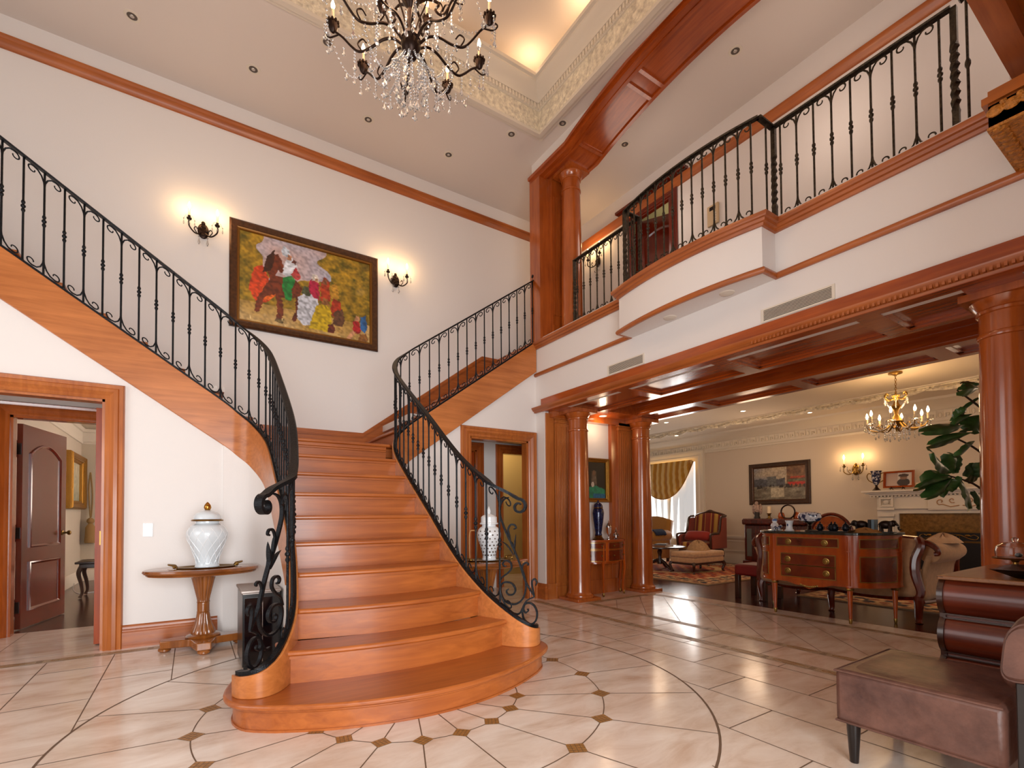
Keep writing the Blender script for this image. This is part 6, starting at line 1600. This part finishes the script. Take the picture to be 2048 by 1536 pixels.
for i in range(6):
    a = 2*PI*i/6+.3; c, s = cos(a), sin(a); b = B(); b.tube(catmull([(gx+.02*c, gy+.02*s, 2.55), (gx+.08*c, gy+.08*s, 2.53), (gx+.13*c, gy+.13*s, 2.57), (gx+.11*c, gy+.11*s, 2.61), (gx+.085*c, gy+.085*s, 2.595)], 5), .007, 6); b.obj('crown_arm', BRASS, c2)
    hang((gx+.13*c, gy+.13*s, 2.56), 2, .009, .02, .016, .05); b = B(); swag(b, (gx+.13*c, gy+.13*s, 2.56), (gx+.05*c, gy+.05*s, 2.42), .03, 9, .009); b.obj('crystal_swag', CRYS, c2, ang=1)
prev = None
for i in range(8):
    a = 2*PI*i/8+.15; c, s = cos(a), sin(a); R = .31
    def P(r, z): return (gx+c*r, gy+s*r, z)
    b = B(); b.tube(catmull([P(.05, 2.24), P(.12, 2.16), P(.2, 2.14), P(.28, 2.17), P(.31, 2.22)], 5), lambda q: .011-.004*q, 7); b.tube([P(.2+.03*cos(q), 2.18+.03*sin(q)) for q in [i_*.4 for i_ in range(12)]], .005, 6); ao = b.obj('arm', BRASS, c2)
    b = B(); b.lathe([(.012, 2.21), (.05, 2.225), (.052, 2.23), (.015, 2.235), (.015, 2.245)], P(R, 0), 14); b.obj('bobeche', GLASS, ao)
    b = B(); b.lathe([(.011, 2.24), (.011, 2.32)], P(R, 0), 10); b.obj('candle', CANDLE, ao)
    b = B(); flame(b, *P(R, 0)[:2], 2.32, 1.25); b.obj('bulb', BULB, ao)
    for da in (-.045, 0, .045): hang((gx+c*(R+.02)-s*da, gy+s*(R+.02)+c*da, 2.225), 1, .010, .024, .017, .055)
    hang(P(.22, 2.14), 2, .010, .024, .018, .06); hang(P(.12, 2.13), 3, .010, .024, .018, .06)
    p = P(R, 2.21)
    if prev: b = B(); swag(b, prev, p, .09, 12, .009); b.obj('crystal_swag', CRYS, c2, ang=1)
    prev = p
    light('candle_glow', 'POINT', P(R-.10, 2.46), 1.3, (1, .62, .28), .06)
hang_all(c2)

# ---- curtains
def sheer_mat():
    m = bpy.data.materials.new('sheer_voile'); m.use_nodes = True; nt = m.node_tree; nt.nodes.clear(); N, L = nt.nodes.new, nt.links.new
    o = N('ShaderNodeOutputMaterial'); a = N('ShaderNodeBsdfTranslucent'); d = N('ShaderNodeBsdfDiffuse'); tr = N('ShaderNodeBsdfTransparent'); m1 = N('ShaderNodeMixShader'); m2 = N('ShaderNodeMixShader')
    a.inputs[0].default_value = (.9, .88, .84, 1); d.inputs[0].default_value = (.85, .82, .78, 1); m1.inputs[0].default_value = .4; m2.inputs[0].default_value = .35
    L(a.outputs[0], m1.inputs[1]); L(d.outputs[0], m1.inputs[2]); L(m1.outputs[0], m2.inputs[1]); L(tr.outputs[0], m2.inputs[2]); L(m2.outputs[0], o.inputs[0]); return m
def sheer(u, v):
    k = .55*(1-v)**2; y = 7.30+1.55*u; y = y+(7.55-y)*k*.55*u
    return (9.93-.02*sin(u*46+v*3)-.10*(1-v)*u, y, .30+.08*sin(PI*u)*(1-v)-.10*(1-v)*u+2.06*v)
b = B(); b.grid(sheer, 90, 20); tag(b.obj('sheer_curtain', sheer_mat()), 'thin white voile curtain hanging in the window under the gold swag', 'curtain')
GST = stripes('gold_stripes', 'y', .34, [(0, 'a8700c'), (.22, 'c48c1c'), (.30, 'd2b272'), (.52, 'b07c14'), (.75, 'c99422'), (.80, 'd0ae6a')], .5)
HEM = catmull([(7.27, 2.33, 0), (7.40, 2.06, 0), (7.62, 1.74, 0), (7.85, 1.55, 0), (8.1, 1.46, 0), (8.4, 1.50, 0), (8.66, 1.66, 0)], 8)
def swagf(u, v):
    i = u*(len(HEM)-1); k = min(int(i), len(HEM)-2); h = HEM[k].lerp(HEM[k+1], i-k)
    y = 7.27+1.45*u; T = (y, 2.37)
    return (9.87-.05*sin(PI*v)-.018*sin(v*26+u*9)*v*(u*.6+.4)-.010*sin(u*40)*(1-v), T[0]+(h.x-T[0])*v**1.4, T[1]+(h.y-T[1])*v)
cu = thing('curtain', 'gold striped curtain swept across the window top and tied at its far side', 'curtain', (9.87, 8.0, .3))
b = B(); b.grid(swagf, 60, 36); b.obj('swag', GST, cu)
b = B(); b.tube([swagf(i/40, 1.0) for i in range(41)], .012, 6); b.obj('fringe', mat('bead_fringe', hx('8a5f2c'), .7, bump=.8, bscale=90), cu)
b = B(); b.grid(lambda u, v: (9.86-.03*sin(u*18), 8.66+(.14+.20*(1-v))*u-.02, .30+1.35*v), 20, 12); b.obj('tail', GST, cu)
b = B(); b.tube([(9.86, 8.70+.06*cos(q), 1.62+.03*sin(q)) for q in [2*PI*i/14 for i in range(14)]], .018, 7, closed=True); b.lathe([(.02, 1.38), (.035, 1.30), (.028, 1.5), (.012, 1.6)], (9.82, 8.68, 0), 10); b.obj('tieback', TAS, cu)

# ================================================================ fiddle-leaf fig behind the near column
LV = [((5.029,1.140,2.071),(4.965,1.230,2.079),0.023), ((4.732,1.078,1.978),(4.488,1.113,1.939),0.032), ((4.991,1.133,1.954),(4.821,1.255,1.778),0.064), ((4.769,1.236,1.785),(4.754,1.163,1.838),0.049), ((4.864,1.154,1.818),(4.728,1.226,1.734),0.052), ((4.810,1.185,1.736),(4.439,1.318,1.671),0.067), ((4.809,1.144,1.674),(4.487,1.294,1.577),0.055), ((4.887,1.176,1.711),(4.825,1.277,1.614),0.083), ((5.029,1.145,1.827),(4.938,1.174,1.701),0.099), ((4.829,1.136,1.611),(4.625,1.185,1.493),0.048), ((4.564,1.199,1.372),(4.306,1.227,1.503),0.115), ((4.714,1.224,1.381),(4.597,1.219,1.510),0.063), ((4.712,1.201,1.379),(4.762,1.203,1.518),0.051), ((4.702,1.250,1.364),(4.522,1.340,1.304),0.100), ((4.627,1.216,1.340),(4.280,1.308,1.260),0.055), ((4.655,1.224,1.341),(4.381,1.292,1.190),0.059), ((4.744,1.219,1.326),(4.725,1.295,1.195),0.063), ((4.817,1.218,1.336),(4.772,1.147,1.114),0.202), ((4.928,1.208,1.350),(5.050,1.145,1.415),0.106), ((4.925,1.167,1.246),(5.029,1.144,1.110),0.098), ((4.971,1.139,1.460),(5.003,1.138,1.348),0.060), ((4.725,1.186,1.341),(4.725,1.245,1.234),0.073)]
t = thing('potted_fig', 'fiddle-leaf fig with broad dark leaves reaching out from behind the near wooden column', 'plant', (5.06, 1.09, 0))
b = B(); b.lathe([(.13, 0), (.16, .02), (.19, .30), (.20, .34), (.185, .345), (.175, .30)], (5.06, 1.09, 0), 28); b.obj('pot', mat('terracotta_brown', hx('4a2a1a'), .5), t)
BK = mat('fig_bark', hx('3a2a1c'), .8)
b = B(); b.lathe([(.17, .29), (.17, .30)], (5.06, 1.09, 0), 20); b.obj('soil', BK, t)
b = B(); b.tube(catmull([(5.06, 1.09, .28), (5.05, 1.09, .8), (5.08, 1.08, 1.3), (5.05, 1.09, 1.7), (5.05, 1.10, 2.15)], 6), lambda q: .02-.01*q, 8)
for z, d in ((1.32, (4.70, 1.26, 1.36)), (1.60, (4.66, 1.27, 1.68)), (1.95, (4.8, 1.22, 2.0))): b.tube(catmull([(5.06, 1.09, z-.14), (4.9, 1.17, z-.02), d], 5), lambda q: .009-.004*q, 6)
b.obj('trunk', BK, t)
b = B(); vw = V((.5475, .8365, 0))
for k, (A, Bq, w) in enumerate(LV):
    a, e = V(A), V(Bq); d = e-a; sd = d.cross(vw).normalized(); nn = sd.cross(d).normalized()
    tw = radians((-35, 20, 50, -15, 35)[k % 5]); sd2 = sd*cos(tw)+nn*sin(tw); wd = max(w*.80, .045)
    def lf(u, v):
        q = v; hw = wd*(sin(PI*min(1, q*.86+.06))**.75)*(.75+.45*q)*(1 if q < .97 else .4)
        x = 2*u-1
        return tuple(a+d*q+sd2*x*hw+nn*(.10*d.length*sin(PI*q)*(-1)**k*.6+.035*abs(x)**1.5+.006*sin(q*22)*abs(x)))
    b.grid(lf, 9, 14)
b.obj('foliage', mat('fig_leaf', hx('36592a'), .34, coat=.12, var=.55, vscale=9), t)

# ================================================================ foreground: ribbed chest, tray, cake dome, leather chair
CHW = wood('chest_wood', hx('4a170a'), hx('83351a'), 'y', .35, .25, fine=40)
t = thing('chest', 'dark chest with four bulging reeded rows and a paler top, beside the near wooden column', 'chest', (3.5, .3, 0))
prof = []
for r in range(4):
    z0 = .03+.185*r
    prof += [(-.045*sin(PI*i/8)**.7, z0+.01+.165*i/8) for i in range(9)]
P = [(3.10+x, z) for x, z in prof]
b = B(); b.prism([(3.10, .0), *P, (3.10, .76), (3.94, .76), (3.94, 0)], -.15, .86, 'y'); b.obj('body', CHW, t, ang=25)
b = B(); b.prism([(3.045+0, 0), (3.045, .02), *[(x-.012, z) for x, z in P], (3.06, .775), (3.13, .775), (3.13, 0)], .852, .875, 'y'); b.obj('end_panel', DW, t)
b = B(); b.box(3.065, -.15, .76, 3.96, .875, .78); b.obj('chest_top', wood('pale_chest_top', hx('6e4020'), hx('a06a3c'), 'x', .3, .3), t, bev=.004)
for r in range(1, 4):
    for dz in (-.012, .008): b = B(); b.box(3.082, -.15, .03+.185*r+dz-.003, 3.12, .86, .03+.185*r+dz+.003); b.obj('bead', DW, t)
t = thing('tray', 'black rectangular tray with sloping sides on top of the ribbed chest', 'tray', (3.3, .4, .78))
o_, i_ = [(3.12, -.1), (3.50, -.1), (3.50, .70), (3.12, .70)], [(3.18, -.04), (3.44, -.04), (3.44, .62), (3.18, .62)]
b = B(); vs = [(*p, .822) for p in o_]+[(*p, .782) for p in i_]+[(p[0]+(.008 if p[0] < 3.3 else -.008), p[1]+(.008 if p[1] < .2 else -.008), .822) for p in o_]+[(*p, .79) for p in i_]
fsx = [(4, 5, 6, 7), (12, 13, 14, 15)]
for k in range(4):
    l = (k+1) % 4; fsx += [(k, l, 4+l, 4+k), (8+k, 8+l, 12+l, 12+k), (k, l, 8+l, 8+k)]
b.add(vs, fsx); b.obj('dish', BLACK, t)
x, y, z = 3.66, .715, .78
t = thing('cake_stand', 'small glass cake dome on a footed brass stand behind the black tray', 'cake stand', (x, y, z))
b = B(); b.lathe([(.04, 0), (.042, .006), (.015, .014), (.012, .04), (.02, .05)], (x, y, z), 20); b.lathe([(.02, .05), (.088, .058), (.092, .064), (.085, .066), (.02, .060)], (x, y, z), 32); b.obj('stand', BRASS, t)
b = B(); b.lathe([(.078, .067), (.080, .10), (.074, .125), (.05, .143), (.012, .148), (.010, .144), (.048, .139), (.071, .122), (.077, .10), (.075, .067)], (x, y, z), 32, cap=False); b.obj('dome', GLASS, t)
b = B(); b.lathe([(.008, .147), (.014, .155), (.014, .166), (.005, .172)], (x, y, z), 14); b.obj('knob', GLASS, t)
b = B(); b.sph((x+.015, y-.01, z+.078), (.02, .016, .012), 10, 8); tag(b.obj('soap_bar', PORC), 'little white block under the glass cake dome', 'soap')
def leather():
    m, nt, b = nodes('brown_leather'); N, L = nt.nodes.new, nt.links.new
    tc = N('ShaderNodeTexCoord'); n = N('ShaderNodeTexNoise'); n.inputs['Scale'].default_value = 6; n.inputs['Detail'].default_value = 8; n.inputs['Roughness'].default_value = .65; L(tc.outputs['Object'], n.inputs['Vector'])
    r = N('ShaderNodeValToRGB'); e = r.color_ramp.elements; e[0].position = .32; e[0].color = (*hx('40251f'), 1); e[1].position = .7; e[1].color = (*hx('744f42'), 1); L(n.outputs['Fac'], r.inputs['Fac']); L(r.outputs['Color'], b.inputs['Base Color'])
    b.inputs['Roughness'].default_value = .42
    n2 = N('ShaderNodeTexNoise'); n2.inputs['Scale'].default_value = 7; n2.inputs['Detail'].default_value = 6; L(tc.outputs['Object'], n2.inputs['Vector']); bp = N('ShaderNodeBump'); bp.inputs['Strength'].default_value = .35; bp.inputs['Distance'].default_value = .03; L(n2.outputs['Fac'], bp.inputs['Height']); L(bp.outputs['Normal'], b.inputs['Normal'])
    return m
LEA = leather(); LEG = mat('espresso_leg', hx('17100f'), .3, coat=.3)
t = thing('slipper_chair', 'brown leather slipper chair on dark tapered legs, close to the ribbed chest', 'chair', (2.67, .75, 0))
b = B()
def seatf(u, v):
    # rounded-box seat, slightly domed
    return None
b.box(2.375, .50, .175, 2.96, 1.045, .405); s_ = b.obj('seat', LEA, t, bev=.022)
b = B(); b.grid(lambda u, v: (2.385+.565*u, .51+.525*v, .398+.022*(sin(PI*u)*sin(PI*v))**.5), 14, 14); b.obj('seat_top', LEA, t)
for pts in ([(2.377, .505, .398), (2.377, 1.043, .398), (2.955, 1.043, .398), (2.955, .505, .398)], [(2.379, .505, .182), (2.379, 1.041, .182), (2.955, 1.041, .182)]):
    b = B(); b.tube(pts, .005, 7); b.obj('piping', LEA, t)
def backc(u, v):
    a = 2*PI*v; ex = .9
    cz, cyy = .605, .455
    y = cyy+.065*(abs(cos(a))**.7)*(1 if cos(a) > 0 else -1)-.03*sin(a)
    z = cz+.135*(abs(sin(a))**.6)*(1 if sin(a) > 0 else -1)
    k = 1-max(0, abs(2*u-1)-.86)/.14*.35
    return (2.365+.60*u, cyy+(y-cyy)*k-.07*(1-(2*u-1)**2)*0+(-.05*(1-(2*u-1)**2)), cz+(z-cz)*k)
b = B(); b.grid(backc, 24, 28, cv=True); n0 = len(b.v)
b.add([backc(0, i/28) for i in range(28)], [tuple(range(28))]); b.add([backc(1, i/28) for i in range(28)], [tuple(range(28))]); b.obj('backrest', LEA, t, ang=60)
b = B(); b.tube([backc(.02, i/28) for i in range(28)], .005, 6, closed=True); b.obj('piping', LEA, t)
for x in (2.40, 2.93):
    b = B(); b.prism([(x-.02, .475), (x+.02, .475), (x+.02, .425), (x-.02, .425)], 0, .50, 'z'); b.obj('back_post', LEG, t, bev=.004)
for x, y in ((2.43, .995), (2.90, .995)):
    b = B(); b.lathe([(.016, 0), (.017, .005), (.028, .18)], (x, y, 0), 20); b.obj('leg', LEG, t)
# ================================================================ light, world, camera
W = bpy.data.worlds.new('World'); SC.world = W; W.use_nodes = True
W.node_tree.nodes['Background'].inputs[0].default_value = (1.0, .98, .97, 1)
W.node_tree.nodes['Background'].inputs[1].default_value = 1.0
# daylight through the entrance glazing behind the viewer
light('entrance_daylight', 'AREA', (-.1, -2.2, 1.4), 205, (.93, .97, 1), 3.2, (PI/2, 0, 0), 2.4)
light('west_fill', 'AREA', (-3.5, 2.3, 2.1), 42, (.95, .98, 1), 2.6, (PI/2, 0, -PI/2), 2.6)  # added fill for the balcony side; the west wall has no window
# living-room windows
light('window_daylight', 'AREA', (9.9, 8.05, 1.45), 34, (1, .97, .93), 1.5, (PI/2, 0, PI/2), 1.8)
light('study_fill', 'AREA', (2.0, 9.2, 1.6), 75, (1, .88, .78), 1.4, (0, -PI/2, 0), 1.6)  # added fill to brighten the dark study, no window stands here
light('passage_lamp', 'POINT', (4.6, 7.1, 2.4), 10, (1, .8, .5), .1)
light('bedroom_lamp', 'POINT', (6.3, 4.8, 5.3), 10, (1, .8, .55), .1)
for y in (.4, 2.2, 4.2): light('hall_fill', 'POINT', (4.75, y, 4.9), 4.5, (1, .80, .66), .25)  # added fill lights that lift the upper hall, not tied to any fitting
for x, y in ((6.7, 5.9), (8.6, 5.0), (7.2, .6)): light('living_fill', 'POINT', (x, y, 1.9), 11, (1, .70, .46), .3)  # added warm fill floating mid-room, no lamp fitting belongs to it
light('soffit_lamp', 'POINT', (4.68, 4.87, 2.3), 2., (1, .72, .45), .04)
# lit lamps
for x in (-1.1, .4, 1.9, 3.35):
    for y in (1.05, 4.65): light('cove_glow', 'POINT', (x, y, 6.40), 2.6, (1, .66, .36), .12)
for y in (2., 2.9, 3.8): light('cove_glow', 'POINT', (3.45, y, 6.40), 2.6, (1, .66, .36), .12)

cam = bpy.data.cameras.new('camera'); co = bpy.data.objects.new('camera', cam); C.objects.link(co); SC.camera = co
F = 977.97146; pitch, roll, yaw = 2.30845576e-02, -7.56317485e-03, 5.79556026e-01; CY = 1007.84208
fw = V((sin(yaw)*cos(pitch), cos(yaw)*cos(pitch), sin(pitch))); rt = V((cos(yaw), -sin(yaw), 0)); up = rt.cross(fw)
r2 = rt*cos(roll)+up*sin(roll); u2 = -rt*sin(roll)+up*cos(roll)
co.matrix_world = Matrix(((r2.x, u2.x, -fw.x, 0), (r2.y, u2.y, -fw.y, 0), (r2.z, u2.z, -fw.z, 1.09), (0, 0, 0, 1)))
cam.sensor_fit = 'HORIZONTAL'; cam.sensor_width = 36; cam.lens = F/2048*36
cam.shift_x = 0; cam.shift_y = (CY-768)/2048
cam.clip_start = .02; cam.clip_end = 100
vs = SC.view_settings; vs.view_transform = 'Standard'; vs.look = 'None'; vs.exposure = 0.56; vs.gamma = 1; vs.use_curve_mapping = False
SC.cycles.sample_clamp_indirect = 6; SC.cycles.max_bounces = 8; SC.cycles.caustics_reflective = False; SC.cycles.caustics_refractive = False
